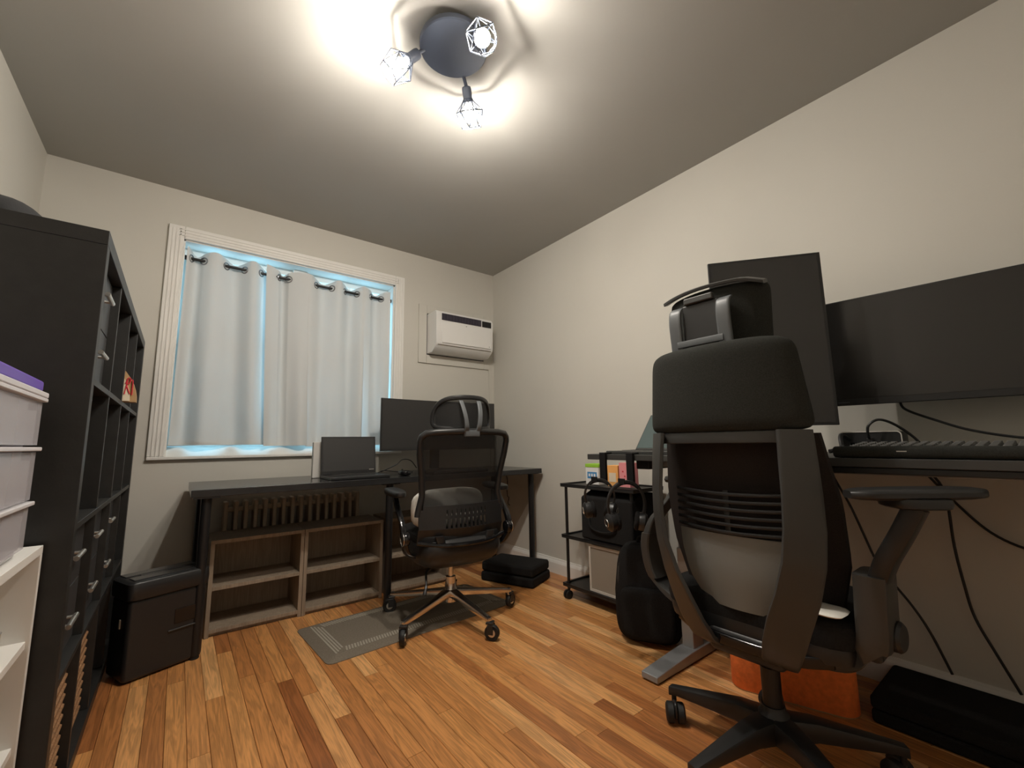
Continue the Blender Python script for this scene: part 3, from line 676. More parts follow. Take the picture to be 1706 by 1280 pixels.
# back: outline half width and depth against height
hw = [(.43, .225), (.50, .238), (.58, .230), (.66, .212), (.76, .220), (.86, .238), (.93, .243), (.975, .232)]
yd = [(.43, -.165), (.50, -.185), (.58, -.178), (.66, -.172), (.76, -.188), (.86, -.214), (.93, -.232), (.99, -.245)]
def bk(x, z):
    c = x/.24; return V(x, interp(yd, z)+.055*c*c, z)
out = []
for z in [.56+.0205*k for k in range(20)]: out.append((-interp(hw, z), z))
tl = [(-.238, .950), (-.218, .968), (-.17, .975), (-.08, .978), (0, .979)]
left = out[:]+tl; outline = left+[(-a, z) for a, z in left[::-1][1:]]
MB().tube([bk(a, z) for a, z in outline], .0165, 10, flat=1.0).build('back_frame', 'black_plastic', c1)
def meshf(u, v):
    z = .57+.40*v; h = interp(hw, z)*(1-.12*max(0, (v-.93)/.07)); p = bk((u-.5)*2*h, z)+V(0, .006, 0); return p, V(0, 1, 0)
MB().sheet(meshf, 16, 16, .002).build('back_mesh', 'mesh', c1)
# plastic lumbar shell with slots: built as vertical bars and bands
lum = MB()
def strip(x0, x1, z0, z1):
    def f(u, v): return bk(x0+(x1-x0)*u, z0+(z1-z0)*v)+V(0, -.012, 0), V(0, 1, 0)
    lum.sheet(f, max(2, int((x1-x0)/.03)), max(1, int((z1-z0)/.03)), .008)
strip(-.232, .232, .425, .500); strip(-.21, .21, .548, .562); strip(-.21, .21, .592, .612)
strip(-.230, -.118, .500, .592); strip(.118, .230, .500, .592)
for k in range(10):
    xx = -.118+k*.0236; strip(xx, xx+.0125, .500, .548)
    strip(xx, xx+.0165, .562, .592)
lum.build('lumbar_shell', 'black_plastic', c1, smooth=False)
MB().tube(cr([bk(-.218, .435)+V(0, -.006, 0), bk(-.1, .418)+V(0, -.014, 0), bk(.1, .418)+V(0, -.014, 0), bk(.218, .435)+V(0, -.006, 0)], 6), .014, 8).build('lower_band', 'gloss_black', c1)
for s_ in (-1, 1):
    MB().ribbon([(V(s_*.06, -.06, .325), (1, 0, 0), (0, 0, 1), .022, .010), (V(s_*.09, -.15, .335), (1, 0, 0), (0, .5, 1), .022, .010), (V(s_*.12, -.19, .40), (1, 0, 0), (0, 1, .2), .022, .009), (V(s_*.14, -.188, .47), (1, 0, 0), (0, 1, 0), .022, .009)]).build('back_bracket', 'black_plastic', c1)
# headrest
hr = []
for a, z in ((-.155, 1.005), (-.163, 1.05), (-.150, 1.105), (-.115, 1.140), (-.05, 1.152), (.05, 1.152), (.115, 1.140), (.150, 1.105), (.163, 1.05), (.155, 1.005), (.10, .992), (-.10, .992)):
    hr.append(V(a, -.225+.10*(a/.16)**2-.0, z))
hrc = cr(hr, 4, True)
MB().tube(hrc, .012, 8, True, flat=.8).build('headrest_frame', 'black_plastic', c1)
def hm(u, v):
    a = (u-.5)*.30; z = .998+.148*v-.03*(abs(u-.5)*2)**4*v; return V(a, -.222+.10*(a/.16)**2, z), V(0, 1, 0)
MB().sheet(hm, 12, 6, .002).build('headrest_mesh', 'mesh', c1)
for s_ in (-1, 1):
    MB().ribbon([(p, (1, 0, 0), (0, 1, .3), .011, .007) for p in cr([(s_*.028, -.238, .955), (s_*.034, -.266, 1.00), (s_*.042, -.262, 1.06), (s_*.048, -.240, 1.11), (s_*.05, -.222, 1.135)], 4)]).build('headrest_strut', 'midgrey', c1)
MB().ribbon([(V(-.038, -.256, .968), (0, 0, 1), (0, 1, 0), .016, .009), (V(.038, -.256, .968), (0, 0, 1), (0, 1, 0), .016, .009)]).build('headrest_bracket', 'midgrey', c1)
for s_ in (-1, 1):
    ar = cr([(s_*.19, -.06, .345), (s_*.265, -.09, .385), (s_*.292, -.115, .455), (s_*.296, -.085, .53), (s_*.298, -.005, .60), (s_*.296, .045, .645)], 5)
    MB().ribbon([(p, (0, 1, 0), (1, 0, 0), .026-.012*(i/(len(ar)-1)), .013) for i, p in enumerate(ar)]).build('arm_support', 'gloss_black', c1)
    def af(p): return V(p.x*(1-.25*(p.y/.14)**2 if p.y > 0 else p.x*0+1) if False else p.x*(1-.2*abs(p.y/.14)), p.y, p.z)
    MB().soft((s_*.296, .055, .664), (.082, .265, .036), .5, .6, 20, 10, af).build('arm_pad', 'black_plastic', c1)
    MB().lathe([(.030, -.014), (.033, -.010), (.033, .010), (.030, .014)], (s_*.285, -.115, .46), (1, 0, 0), 20).build('arm_pivot', 'gloss_black', c1)
    MB().tube([(s_*.301, -.115+.031*math.cos(t_), .46+.031*math.sin(t_)) for t_ in [2*PI*k/20 for k in range(20)]], .0018, 5, True).build('pivot_ring', 'chrome', c1)
o = MB(); o.soft((-1.01, -.995, .580), (.42, .085, .20), .55, .45, 24, 12)
tag(o.build('white_pillow', 'whitecloth'), 'white pillow propped on the seat of the mesh chair', 'pillow')

# black folded mat near the corner
fm = thing('folded_mat', 'black folded cushion mat on the floor under the right end of the long desk', 'mat', (-.355, -.905, 0), math.radians(22), local=True)
for k, (z0, z1, ins) in enumerate(((0, .062, 0), (.063, .125, .004))):
    MB().bx(ins, .262-ins, ins, .40-ins, z0, z1).build('layer', 'dark_fabric', fm, bevel=.018, seg=4)
MB().box((.264, .06, .085), (.002, .06, .008), (0, 0, 0)).build('woven_label', 'midgrey', fm, smooth=False)

# ------------------------------------------------------------------ rolling cart beside the right wall
ct = thing('rolling_cart', 'black three-tier rolling cart against the right wall', 'cart', (-.17, -1.40, 0))
x0, x1, y0, y1 = -.305, -.035, -1.665, -1.125
for z in (.645, .345, .068):
    MB().bx(x0, x1, y0, y1, z, z+.012).build('tier', 'blackwood', ct, bevel=.002)
    q = MB(); q.bx(x0, x0+.012, y0, y1, z+.012, z+.02); q.bx(x1-.012, x1, y0, y1, z+.012, z+.02); q.bx(x0+.012, x1-.012, y0, y0+.012, z+.012, z+.02); q.bx(x0+.012, x1-.012, y1-.012, y1, z+.012, z+.02)
    q.build('tier_lip', 'black_metal', ct, smooth=False)
for xx in (x0+.02, x1-.02):
    for yy in (y0+.03, y1-.03):
        MB().tube([(xx, yy, .05), (xx, yy, .645)], .009, 10).build('post', 'black_metal', ct)
        c_ = MB().tube([(xx, yy, .03), (xx, yy, .06)], .007, 8).build('caster', 'black_plastic', ct)
        for g in (-1, 1): MB().lathe([(.006, g*.003), (.024, g*.004), (.024, g*.016), (.012, g*.018)], (xx-.008, yy, .0245), (0, 1, 0), 16).build('wheel', 'rubber', c_)
bgx = thing('black_tote', 'black fabric tote on the middle tier of the rolling cart', 'bag', (-.2, -1.46, .366))
MB().slab([(-.30, .367), (-.06, .367), (-.05, .42), (-.05, .56), (-.09, .634), (-.20, .636), (-.298, .60)], lambda a, b_, d: V(a, -1.645+d, b_), .36).build('body', 'dark_fabric', bgx, bevel=.012, seg=3)
MB().tube(cr([(-.303, -1.55, .50), (-.312, -1.53, .44), (-.312, -1.45, .42), (-.312, -1.37, .44), (-.303, -1.35, .50)]), .006, 6).build('handle', 'dark_fabric', bgx)
fb = thing('file_box', 'beige file box with pale frame on the bottom tier of the rolling cart', 'box', (-.17, -1.47, .09))
MB().bx(-.288, -.06, -1.60, -1.335, .0895, .335).build('body', 'beigebox', fb, bevel=.004)
q = MB()
q.bx(-.293, -.288, -1.605, -1.330, .0895, .102); q.bx(-.293, -.288, -1.605, -1.330, .325, .339); q.bx(-.293, -.288, -1.342, -1.330, .102, .325); q.bx(-.293, -.288, -1.605, -1.593, .102, .325)
q.build('frame', 'frost', fb, smooth=False)
wp = thing('wipes_pack', 'white and blue pack with a lime green lid on the rolling cart', 'pack', (-.20, -1.33, .668))
MB().bx(-.235, -.16, -1.375, -1.275, .6655, .765).build('carton', 'plasticwhite', wp, bevel=.003)
MB().bx(-.237, -.158, -1.377, -1.273, .765, .785).build('lid', 'green', wp, bevel=.003)
MB().bx(-.2362, -.235, -1.362, -1.29, .70, .738).build('printed_label', 'blue', wp, smooth=False)
for k in range(3): MB().bx(-.2368, -.2362, -1.352+k*.02, -1.340+k*.02, .712, .728).build('print_mark', 'plasticwhite', wp, smooth=False)
o = MB().box((-.20, -1.475, .6655+.0575), (.07, .07, .115), (0, 0, .1)).build('orange_box', 'orange_card', bevel=.002); tag(o, 'small orange carton beside the pink one on the rolling cart', 'box')
MB().box((-.2362, -1.478, .715), (.0012, .045, .05), (0, 0, .1)).build('printed_label', 'cream', o, smooth=False)
o = MB().box((-.20, -1.562, .6655+.066), (.07, .075, .132), (0, 0, -.06)).build('pink_box', 'pink', bevel=.002); tag(o, 'small pink carton beside the orange one on the rolling cart', 'box')
for k in range(3): MB().box((-.2362, -1.575+k*.012, .70+k*.025), (.0012, .008, .008)).build('print_dot', 'red', o, smooth=False)

# backpack
bpk = thing('backpack', 'black upright backpack on the floor beside the desk foot', 'backpack', (-.375, -1.775, 0), math.radians(-62), local=True)
def bpf(p):
    k = (p.z+.215)/.43; return V(p.x*(1.0-.18*max(0, k-.55)/.45), p.y*(1-.3*max(0, k-.4)), p.z)
MB().soft((0, 0, .218), (.30, .17, .43), .38, .5, 28, 16, bpf).build('body', 'dark_fabric', bpk)
MB().soft((0, -.085, .14), (.24, .05, .22), .4, .5, 20, 10).build('front_pocket', 'dark_fabric', bpk)
MB().tube(cr([(-.12, -.062, .13), (-.125, -.058, .30), (-.09, -.045, .395), (0, -.04, .415), (.09, -.045, .395), (.125, -.058, .30), (.12, -.062, .13)], 6), .004, 6).build('zip', 'gunmetal', bpk)
MB().tube(cr([(-.04, .01, .425), (-.03, .01, .455), (.03, .01, .455), (.04, .01, .425)]), .007, 6).build('handle', 'dark_fabric', bpk)

# ------------------------------------------------------------------ standing desk along the right wall
zt2 = .86
d2 = thing('standing_desk', 'dark standing desk with silver legs along the right wall', 'desk', (-.36, -2.5, 0))
MB().bx(-.70, -.02, -3.36, -1.72, zt2-.024, zt2).build('tabletop', 'gunmetal', d2, bevel=.002)
for yy in (-1.985, -3.10):
    ft = MB().slab([(-.69, .006), (-.03, .006), (-.03, .028), (-.30, .048), (-.44, .048), (-.69, .030)], lambda a, b_, d: V(a, yy-.036+d, b_), .072).build('foot', 'silver', d2, bevel=.004)
    MB().bx(-.67, -.05, yy-.03, yy+.03, 0, .006).build('foot_pad', 'rubber', ft, smooth=False)
    lg = MB().bx(-.412, -.332, yy-.026, yy+.026, .045, .45).build('leg', 'silver', d2, bevel=.004)
    MB().bx(-.404, -.340, yy-.022, yy+.022, .45, .80).build('inner_column', 'silver', lg, bevel=.003)
    MB().bx(-.66, -.06, yy-.03, yy+.03, .80, zt2-.024).build('side_bracket', 'black_metal', d2, bevel=.003)
for xx in (-.56, -.20): MB().bx(xx-.015, xx+.015, -3.07, -2.015, .808, zt2-.024).build('rail', 'silver', d2, bevel=.002)
MB().bx(-.69, -.64, -3.02, -2.60, .818, zt2-.0245).build('control_box', 'black_plastic', d2, bevel=.003)
# headphone hooks and headphones
def hook(y, label):
    t = thing('headphone_hook', label, 'hook', (-.71, y, .75), group='headphone hooks')
    q = MB()
    q.bx(-.712, -.66, y-.012, y+.012, zt2+.0008, zt2+.008); q.bx(-.716, -.7025, y-.016, y+.016, .745, zt2+.008)
    q.build('bracket', 'black_metal', t, bevel=.001)
    MB().bx(-.770, -.716, y-.016, y+.016, .745, .751).build('cradle', 'black_metal', t, bevel=.001)
    MB().bx(-.774, -.768, y-.016, y+.016, .745, .768).build('lip', 'black_metal', t, bevel=.001)
hook(-1.820, 'black hook clamped to the standing desk at its far corner')
hook(-1.962, 'black hook clamped to the standing desk nearer the large office chair')
def headphones(y, rot, label, hh, ww, cupr, tilt):
    t = thing('headphones', label, 'headphones', (-.743, y, .752), rot, group='headphones hanging from the desk edge', local=True)
    pts = [V(ww*math.sin(a), tilt*(1-math.cos(a)), .004-hh*(1-math.cos(a))*.62) for a in [(-1+2*k/24)*2.0 for k in range(25)]]
    MB().ribbon([(p, (0, 1, 0), (V(-p.x, 0, -(p.z+hh*.6))), .012, .0045) for p in pts]).build('headband', 'black_plastic', t)
    MB().ribbon([(p+V(0, 0, -.0085), (0, 1, 0), (0, 0, 1), .013, .004) for p in pts[8:17]]).build('headband_pad', 'dark_fabric', t)
    for s_, p in ((-1, pts[0]), (1, pts[-1])):
        c_ = p+V(-s_*.006, 0, -.03)
        e_ = MB().lathe([(cupr*.45, -.018), (cupr*.9, -.016), (cupr, -.006), (cupr, .010), (cupr*.8, .018), (cupr*.4, .022), (0, .023)], c_, (s_, -.25, -.15), 22).build('ear_cup', 'black_plastic', t)
        ax = V(s_, -.25, -.15).normalized(); u = V(0, 0, 1).cross(ax).normalized(); w2 = ax.cross(u)
        MB().tube([c_-ax*.02+(u*math.cos(k)+w2*math.sin(k))*cupr*.78 for k in [2*PI*i/20 for i in range(20)]], .010, 8, True).build('ear_pad', 'dark_fabric', e_)
        MB().tube([c_+ax*.0215+(u*math.cos(k)+w2*math.sin(k))*cupr*.42 for k in [2*PI*i/18 for i in range(18)]], .0016, 5, True).build('trim_ring', 'steel', e_)
headphones(-1.820, math.radians(-52), 'black headphones on the hook at the far corner of the desk', .115, .062, .034, .01)
headphones(-1.962, math.radians(-38), 'black headphones with wide headband on the hook nearer the large office chair', .150, .074, .036, .012)

# monitors on the standing desk
vm = thing('portrait_monitor', 'black portrait monitor standing behind the large office chair', 'monitor', (-.43, -2.42, zt2))
A, B = V(-.585, -2.285, 0), V(-.348, -2.588, 0); ex = (B-A).normalized(); nn = V(ex.y, -ex.x, 0)
if nn.x > 0: nn = -nn
L_ = (B-A).length; cen = (A+B)/2; Rm = Matrix((ex, -nn, V(0, 0, 1))).transposed()
z0, z1 = .962, 1.602
MB().box(cen-nn*.006+V(0, 0, (z0+z1)/2), (L_, .012, z1-z0), Rm).build('panel', 'black_plastic', vm, bevel=.002)
MB().box(cen+nn*.0008+V(0, 0, (z0+z1)/2), (L_-.022, .0016, z1-z0-.02), Rm).build('screen', 'screen', vm, smooth=False)
MB().box(cen-nn*.030+V(0, 0, 1.27), (.22, .036, .34), Rm).build('rear_housing', 'black_plastic', vm, bevel=.012, seg=3)
MB().box(cen-nn*.070+V(0, 0, (1.27+zt2)/2), (.06, .03, 1.27-zt2), Rm).build('stand_neck', 'black_plastic', vm, bevel=.004)
MB().box(cen-nn*.055+V(0, 0, zt2+.0065), (.22, .17, .012), Rm).build('stand_base', 'black_plastic', vm, bevel=.003)
um = thing('ultrawide_monitor', 'wide dark monitor reflecting lamplight at the right edge', 'monitor', (-.15, -2.95, zt2))
A, B = V(-.205, -2.535, 0), V(-.145, -3.345, 0); ex = (B-A).normalized(); nn = V(ex.y, -ex.x, 0)
if nn.x > 0: nn = -nn
L_ = (B-A).length; cen = (A+B)/2
Rt = Matrix.Rotation(math.radians(1.0), 3, ex); Rm = Rt @ Matrix((ex, -nn, V(0, 0, 1))).transposed(); nt_ = Rt @ nn
MB().box(cen-nt_*.008+V(0, 0, 1.237), (L_, .016, .402), Rm).build('panel', 'black_plastic', um, bevel=.003)
MB().box(cen+nt_*.0008+V(0, 0, 1.2465)+nt_*0, (L_-.012, .0016, .372), Rm).build('screen', 'screen', um, smooth=False)
MB().box(cen+ex*.2-nt_*.028+V(0, 0, 1.237), (.34, .03, .2), Rm).build('rear_housing', 'black_plastic', um, bevel=.01, seg=3)
MB().box(cen+ex*.30-nn*.06+V(0, 0, (1.24+zt2)/2), (.07, .03, 1.24-zt2), Matrix((ex, -nn, V(0, 0, 1))).transposed()).build('stand_neck', 'black_plastic', um, bevel=.004)
MB().box(cen+ex*.30-nn*.02+V(0, 0, zt2+.0065), (.26, .17, .012), Matrix((ex, -nn, V(0, 0, 1))).transposed()).build('stand_base', 'black_plastic', um, bevel=.003)
MB().box(cen+nt_*.0016+ex*(-L_/2+.035)+V(0, 0, 1.0475), (.035, .0005, .003), Rm).build('maker_mark', 'midgrey', um, smooth=False)
o = MB().tube(cr([(-.155, -2.72, 1.04), (-.13, -2.73, 1.012), (-.12, -2.80, .972), (-.11, -2.88, .935), (-.10, -2.99, .908), (-.09, -3.10, .90), (-.08, -3.15, .866)], 6), .0042, 8).build('monitor_cable', 'cable'); tag(o, 'black cable drooping from the right-hand monitor to the desk', 'cable')
# laptop on the desk behind the chair
l2 = thing('desk_laptop', 'open laptop with glossy tilted screen at the far end of the standing desk', 'laptop', (-.5, -1.95, zt2))
MB().bx(-.665, -.452, -2.115, -1.800, zt2+.0005, zt2+.014).build('base', 'gunmetal', l2, bevel=.003)
R = Matrix.Rotation(math.radians(40), 3, 'Y'); piv = V(-.450, -1.9575, zt2+.013)
lid = MB().box(piv+R @ V(0, 0, .110), (.006, .315, .22), R).build('lid', 'gunmetal', l2, bevel=.002)
MB().box(piv+R @ V(-.0034, 0, .112), (.0012, .303, .205), R).build('screen', 'screen_gloss', lid, smooth=False)
for r_ in range(5):
    for k in range(13): MB().bx(-.565+r_*.019, -.550+r_*.019, -2.10+k*.0225, -2.081+k*.0225, zt2+.014, zt2+.0155).build('key', 'keybody', l2, smooth=False)
# dock, keyboard, wrist rest
dk = thing('docking_station', 'black docking station with pale trim between the monitors', 'dock', (-.3, -2.66, zt2))
MB().slab(rrect(.17, .075, .012, 4, 0, 0), lambda a, b_, d: V(-.305+d, -2.655-a, zt2+.0385+b_), .085).build('body', 'black_plastic', dk, bevel=.002)
MB().tube([V(-.3065, -2.655-a, zt2+.0385+b_) for a, b_ in rrect(.168, .073, .012, 4)], .0018, 6, True).build('trim', 'frost', dk)
for k in range(4): MB().bx(-.307, -.304, -2.72+k*.035, -2.705+k*.035, zt2+.03, zt2+.037).build('port', 'gloss_black', dk, smooth=False)
cb = MB().tube(cr([(-.307, -2.66, zt2+.045), (-.335, -2.66, zt2+.06), (-.345, -2.665, zt2+.095), (-.33, -2.69, zt2+.115), (-.29, -2.72, zt2+.10), (-.25, -2.755, zt2+.06), (-.24, -2.78, zt2+.02)], 6), .0042, 8).build('plug_cable', 'cable', dk)
MB().bx(-.330, -.307, -2.668, -2.652, zt2+.038, zt2+.054).build('plug', 'black_plastic', dk, bevel=.002)
o = MB().tube(cr([(-.31, -2.60, zt2+.05), (-.36, -2.59, zt2+.065), (-.40, -2.60, zt2+.03), (-.43, -2.61, zt2+.02), (-.46, -2.58, zt2+.012)], 6), .007, 8).build('coiled_cable', 'cable'); tag(o, 'thick black cable lying left of the docking station', 'cable')
wr = thing('wrist_rest', 'long black wrist rest along the front edge of the standing desk', 'wrist rest', (-.66, -2.9, zt2))
MB().slab(rrect(.075, .031, .012, 4), lambda a, b_, d: V(-.660+a, -3.13+d, zt2+.0165+b_), .475).build('pad', 'charcoal', wr, bevel=.006, seg=3)
kb2 = thing('keyboard', 'grey-keyed keyboard behind the wrist rest on the standing desk', 'keyboard', (-.53, -2.9, zt2))
MB().slab([(-.605, .001), (-.445, .001), (-.445, .034), (-.605, .022)], lambda a, b_, d: V(a, -3.115+d, zt2+b_), .45).build('body', 'keybody', kb2, bevel=.004)
km = None
for r_ in range(6):
    for k in range(19):
        xx = -.592+r_*.0245; zz = zt2+.022+(xx+.605)*.075
        if km is None:
            ko = MB().rings([[V(a*s_, b_*s_, h) for a, b_ in rrect(.019, .019, .003, 2)] for s_, h in ((1, 0), (.78, .010))]).build('key', 'key', kb2, smooth=False); km = ko.data
            for v_ in km.vertices: v_.co = v_.co+kb2.location
        else: ko = bpy.data.objects.new('key', km); C.objects.link(ko); ko.parent = kb2
        ko.location = V(xx, -3.098+k*.0232, zz+.001)-kb2.location
MB().bx(-.698, -.6975, -2.815, -2.795, .878, .8805).build('woven_tag', 'frost', wr, smooth=False)
# cables below the standing desk
for pts, lab in (([(-.05, -2.45, .80), (-.05, -2.49, .70), (-.05, -2.516, .633), (-.05, -2.571, .451), (-.05, -2.60, .40), (-.05, -2.659, .313), (-.05, -2.70, .23), (-.045, -2.738, .115)], 'black cable hanging to the floor mat just right of the large chair back'),
    ([(-.05, -2.75, .80), (-.05, -2.786, .72), (-.05, -2.79, .543), (-.05, -2.80, .42), (-.05, -2.814, .319), (-.05, -2.85, .22), (-.045, -2.89, .115)], 'black cable hanging under the desk, rightmost of those reaching the floor mat'),
    ([(-.02, -2.73, .80), (-.02, -2.806, .685), (-.02, -2.879, .596), (-.02, -2.96, .555), (-.02, -3.04, .56), (-.02, -3.06, .70), (-.02, -3.05, .80)], 'black cable looping sideways along the wall below the desk')):
    tag(MB().tube(cr(pts, 6), .0042, 8).build('hanging_cable', 'cable'), lab, 'cable')
# black exercise mat and orange bin on the floor
em = thing('exercise_mat', 'long flat black folded mat on the floor along the right wall', 'mat', (-.18, -3.0, 0))
for k in range(2): MB().bx(-.335, -.02, -3.045, -2.575, .001+k*.042, .042+k*.042).build('layer', 'dark_fabric', em, bevel=.012, seg=3)
ob = thing('orange_bin', 'orange textured fabric bin under the large office chair', 'bin', (-.30, -2.335, 0), math.radians(-72), local=True)
def obw(z0, z1, ins):
    return [[V(a, b_, z) for a, b_ in rrect(.39-i, .28-i, .05, 6)] for z, i in ((z0, ins), (z0+.006, 0), (z1, 0))]
MB().rings([[V(a, b_, z) for a, b_ in rrect(.385*s_, .27*s_, .05, 6)] for s_, z in ((.97, .001), (1, .008), (1.0, .12), (1.01, .235), (.985, .24), (.97, .235), (.96, .02))]).build('body', 'orange', ob, angle=60)
MB().tube([V(a, b_, .003) for a, b_ in rrect(.376, .262, .05, 6)], .003, 5, True).build('bottom_seam', 'tan', ob)

# ------------------------------------------------------------------ large office chair (local: forward +y)
c2 = thing('large_office_chair', 'big dark office chair with headrest in the right foreground', 'chair', (-.79, -2.472, 0), math.radians(-90), local=True)
for a in (4, 76, 148, 220, 292):
    a = math.radians(a+180); d = V(math.cos(a), math.sin(a), 0); s_ = V(-d.y, d.x, 0); n_ = V(0, 0, 1)
    MB().ribbon([(d*.02+V(0, 0, .115), s_, n_, .034, .034), (d*.10+V(0, 0, .118), s_, n_, .028, .026), (d*.29+V(0, 0, .094), s_, n_, .016, .013), (d*.315+V(0, 0, .088), s_, n_, .015, .014)]).build('base_leg', 'black_plastic', c2)
    caster(c2, (d.x*.305, d.y*.305), a+2.2, .030, 'twin', .0005)
MB().lathe([(.030, .08), (.046, .085), (.046, .14), (.034, .155), (.030, .17)], n=20).build('hub', 'black_plastic', c2)
MB().lathe([(.025, .165), (.025, .27), (.014, .272), (.014, .36)], n=18).build('gas_lift', 'black_metal', c2)
MB().bx(-.10, .10, -.15, .14, .325, .395).build('tilt_mechanism', 'black_plastic', c2, bevel=.02, seg=3)
def sfn(p): return V(p.x*(1-.06*(p.y/.25)), p.y, p.z-(.03*(p.y/.25)**2 if p.y > .05 else 0))
MB().soft((0, .085, .445), (.50, .46, .085), .4, .35, 32, 12, sfn).build('seat_cushion', 'dark_fabric', c2)
MB().soft((0, .075, .405), (.48, .44, .07), .35, .35, 32, 10, sfn).build('seat_shell', 'black_plastic', c2)
MB().ribbon([(p, (0, 0, 1), (0, 1, 0), .014, .006) for p in cr([(-.20, -.12, .385), (-.10, -.155, .372), (.10, -.155, .372), (.20, -.12, .385)], 5)]).build('seat_edge', 'gloss_black', c2)
# upper back pad
def upf(u, v):
    h = .203+.016*(1-v); x_ = (u-.5)*2; z = .940+.243*v-.018*abs(x_)**3*v
    y_ = -.205-.035*v*0-.018*v+.05*x_*x_
    return V(x_*h, y_, z), V(0, 1, 0)
def padpt(a, b_, d):
    v = (b_+1)/2; h = .204+.026*(1-v); z = .936+.250*v-.012*abs(a)**6*v
    return V(a*h, -.206-.012*v+.048*a*a+.028*d, z)
MB().puff(padpt, 28, 20).build('upper_back_pad', 'charcoal', c2, angle=70)
# frame: top bar and two twisted ribbons
MB().ribbon([(V(x_, -.215+.95*x_*x_, .922), (0, 0, 1), (0, 1, 0), .016, .008) for x_ in [-.205+.41*k/12 for k in range(13)]]).build('frame_top_bar', 'gunmetal', c2)
for s_ in (-1, 1):
    fr = []
    for z, cx, cy_, hw_, tw in ((.938, .190, -.190, .040, 40), (.86, .194, -.198, .043, 42), (.78, .197, -.204, .045, 44), (.70, .196, -.207, .047, 44), (.62, .187, -.207, .048, 42), (.54, .165, -.204, .048, 35), (.47, .138, -.198, .047, 26), (.41, .116, -.186, .045, 18), (.365, .098, -.164, .041, 10), (.340, .085, -.125, .036, 5), (.335, .075, -.07, .03, 5)):
        t_ = math.radians(tw); fr.append((V(s_*cx, cy_, z), V(s_*math.cos(t_), math.sin(t_), 0), V(-s_*math.sin(t_), math.cos(t_), 0), hw_, .0075))
    cs_ = [Vector(f[0]) for f in fr]; fr2 = []
    for i in range(len(fr)-1):
        for k in range(3):
            t_ = k/3; fr2.append(tuple(fr[i][j]*(1-t_)+fr[i+1][j]*t_ for j in range(5)))
    fr2.append(fr[-1]); fr3 = []
    for i, f in enumerate(fr2):
        tg = (fr2[min(i+1, len(fr2)-1)][0]-fr2[max(i-1, 0)][0]).normalized(); wd = (f[1]-tg*f[1].dot(tg)).normalized(); fr3.append((f[0], wd, tg.cross(wd), f[3], f[4]))
    MB().ribbon(fr3, 14, .3).build('back_frame', 'gunmetal', c2)
# back cushion in front of the frame
def bcf(u, v):
    x_ = (u-.5)*2; z = .46+.47*v; h = interp([(.46, .20), (.60, .235), (.75, .238), (.93, .215)], z)
    return V(x_*h, interp([(.46, -.10), (.58, -.115), (.70, -.135), (.93, -.168)], z)+.06*x_*x_, z), V(0, 1, 0)
MB().sheet(bcf, 20, 14, .022).build('back_cushion', 'brown_black', c2)
# five slotted ribs
for k in range(6):
    z = .772-k*.0205
    MB().ribbon([(V(x_, -.178+.95*x_*x_, z-.006*math.cos(x_*10)), (0, 0, 1), (0, 1, 0), .0045, .005) for x_ in [-.158+.316*i/14 for i in range(15)]]).build('back_rib', 'black_plastic', c2)
MB().ribbon([(V(0, -.174, z), (1, 0, 0), (0, 1, 0), .008, .004) for z in (.66, .72, .775)]).build('rib_spine', 'black_plastic', c2)
def lf(u, v):
    x_ = (u-.5)*2; z = .455+.20*v; h = interp([(.455, .105), (.52, .142), (.60, .158), (.66, .160)], z)
    return V(x_*h, interp([(.45, -.150), (.55, -.166), (.66, -.172)], z)+.024*x_*x_, z), V(0, 1, 0)
MB().sheet(lf, 16, 10, .006).build('lumbar_plate', 'lumbar', c2)
# headrest: curved pad, rear shell lip, two struts
def hp(a, z, dep): return V(a, -.128+1.6*a*a+dep, z)
def hrf(u, v):
    x_ = (u-.5)*2; z = 1.17+.188*v; h = .140+.012*v
    return V(x_*h-.022, -.150+.055*x_*x_-.020*v, z), V(0, 1, 0)
def hpad(a, b_, d):
    v = (b_+1)/2; h = .142+.012*v; return V(a*h-.022, -.128+.055*a*a-.012*v+.030*d, 1.165+.205*v)
MB().puff(hpad, 24, 14).build('headrest_pad', 'charcoal', c2, angle=70)
q = []
for k in range(17):
    x_ = -1+2*k/16; q.append((V(x_*.155-.022, -.166+.045*x_*x_, 1.374-.004*x_*x_-.014*max(0, x_-.7)/.3), (0, 1, .35), (0, -.35, 1), .016, .0055))
MB().ribbon(q).build('headrest_lip', 'gunmetal', c2)
for s_ in (-1, 1):
    MB().ribbon([(p, (1, 0, 0), (0, 1, .1), .019, .006) for p in cr([(s_*.074-.030, -.185, 1.150), (s_*.074-.030, -.190, 1.20), (s_*.074-.030, -.196, 1.27), (s_*.074-.030, -.190, 1.310), (s_*.074-.030, -.172, 1.325)], 4)]).build('headrest_strut', 'midgrey', c2)
MB().ribbon([(V(-.10, -.192, 1.204), (0, 0, 1), (0, 1, 0), .010, .007), (V(.04, -.192, 1.204), (0, 0, 1), (0, 1, 0), .010, .007)]).build('headrest_crossbar', 'midgrey', c2)
MB().bx(-.085, .028, -.186, -.168, 1.19, 1.325).build('headrest_slide', 'black_plastic', c2, bevel=.005)
MB().bx(-.075, .015, -.194, -.176, 1.325, 1.345).build('headrest_tab', 'gunmetal', c2, bevel=.004)
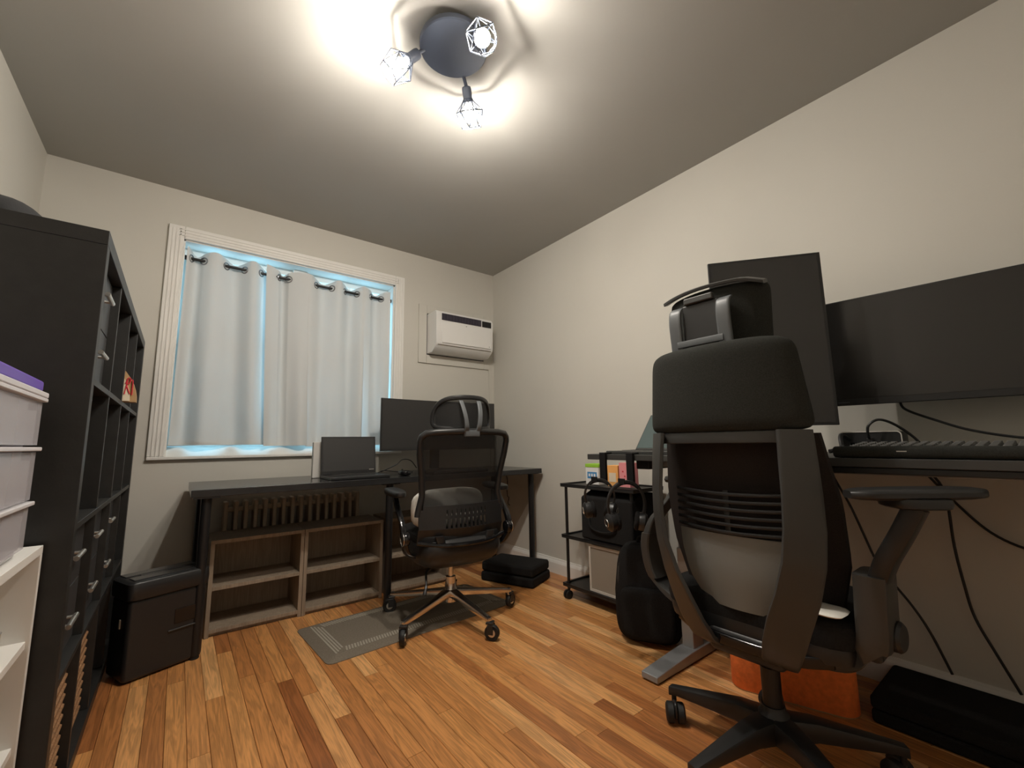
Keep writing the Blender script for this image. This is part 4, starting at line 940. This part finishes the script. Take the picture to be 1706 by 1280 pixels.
# arms
def arm(pts, n_=5): return cr(pts, n_)
R_ = [(.12, -.02, .37), (.22, -.03, .385), (.268, -.05, .43), (.278, -.06, .52), (.284, -.07, .60)]
MB().ribbon([(p, (0, 1, 0), (V(1, 0, .0) if i > 9 else V(.4, 0, 1)), .066-.012*(i/20), .034) for i, p in enumerate(arm(R_))]).build('arm_base', 'gunmetal', c2)
MB().ribbon([(p, (0, 1, -.1), (1, 0, -.6), .034-.006*(i/15), .020) for i, p in enumerate(arm([(.292, -.08, .575), (.315, -.09, .635), (.350, -.10, .70), (.382, -.105, .765)]))]).build('arm_post', 'black_plastic', c2)
A, B = V(.286, -.205, .792), V(.476, -.030, .797); dd = (B-A).normalized(); pr = V(dd.y, -dd.x, 0)
MB().ribbon([(A+dd*(-.0+.26*t_), pr, (0, 0, 1), .047*s_, .013*(.45+.55*s_)) for t_, s_ in ((0, .35), (.06, .72), (.18, .95), (.5, 1.0), (.82, .92), (.95, .66), (1.0, .3))], 16, .6).build('arm_pad', 'black_plastic', c2)
MB().soft(((A+B)/2-V(.0, 0, .018)), (.11, .10, .03), .5, .5, 18, 8, rot=math.atan2(dd.y, dd.x)).build('arm_pad_mount', 'black_plastic', c2)
MB().lathe([(.030, 0), (.034, .004), (.034, .03), (.028, .036)], (.285, -.05, .462), (1, -.1, 0), 20).build('arm_knob', 'black_plastic', c2)
MB().bx(.225, .285, -.09, .0, .40, .45).build('arm_clamp', 'black_plastic', c2, bevel=.012, seg=3)
Lp = [(-.12, -.02, .37), (-.25, -.03, .40), (-.318, -.045, .455), (-.338, -.055, .54), (-.330, -.06, .60)]
MB().ribbon([(p, (0, 1, 0), (V(1, 0, .0) if i > 9 else V(-.4, 0, 1)), .046-.010*(i/20), .018) for i, p in enumerate(arm(Lp))]).build('arm_base', 'gunmetal', c2)
MB().ribbon([(p, (0, 1, -.1), (1, 0, .5), .032, .019) for i, p in enumerate(arm([(-.332, -.06, .59), (-.310, -.05, .65), (-.270, -.02, .71), (-.240, .0, .765)]))]).build('arm_post', 'gunmetal', c2)
MB().soft((-.225, .04, .785), (.095, .25, .028), .5, .6, 20, 8).build('arm_pad', 'black_plastic', c2)
o = MB().soft((-.895, -2.655, .499), (.09, .10, .010), .6, .5, 14, 6).build('white_paper', 'whitecloth'); tag(o, 'crumpled white cloth on the rear corner of the large office chair seat', 'cloth')

for o in list(bpy.data.objects):
    if '_local' in o.keys(): del o['_local']
print('objects', len(bpy.data.objects), 'planks', cnt)
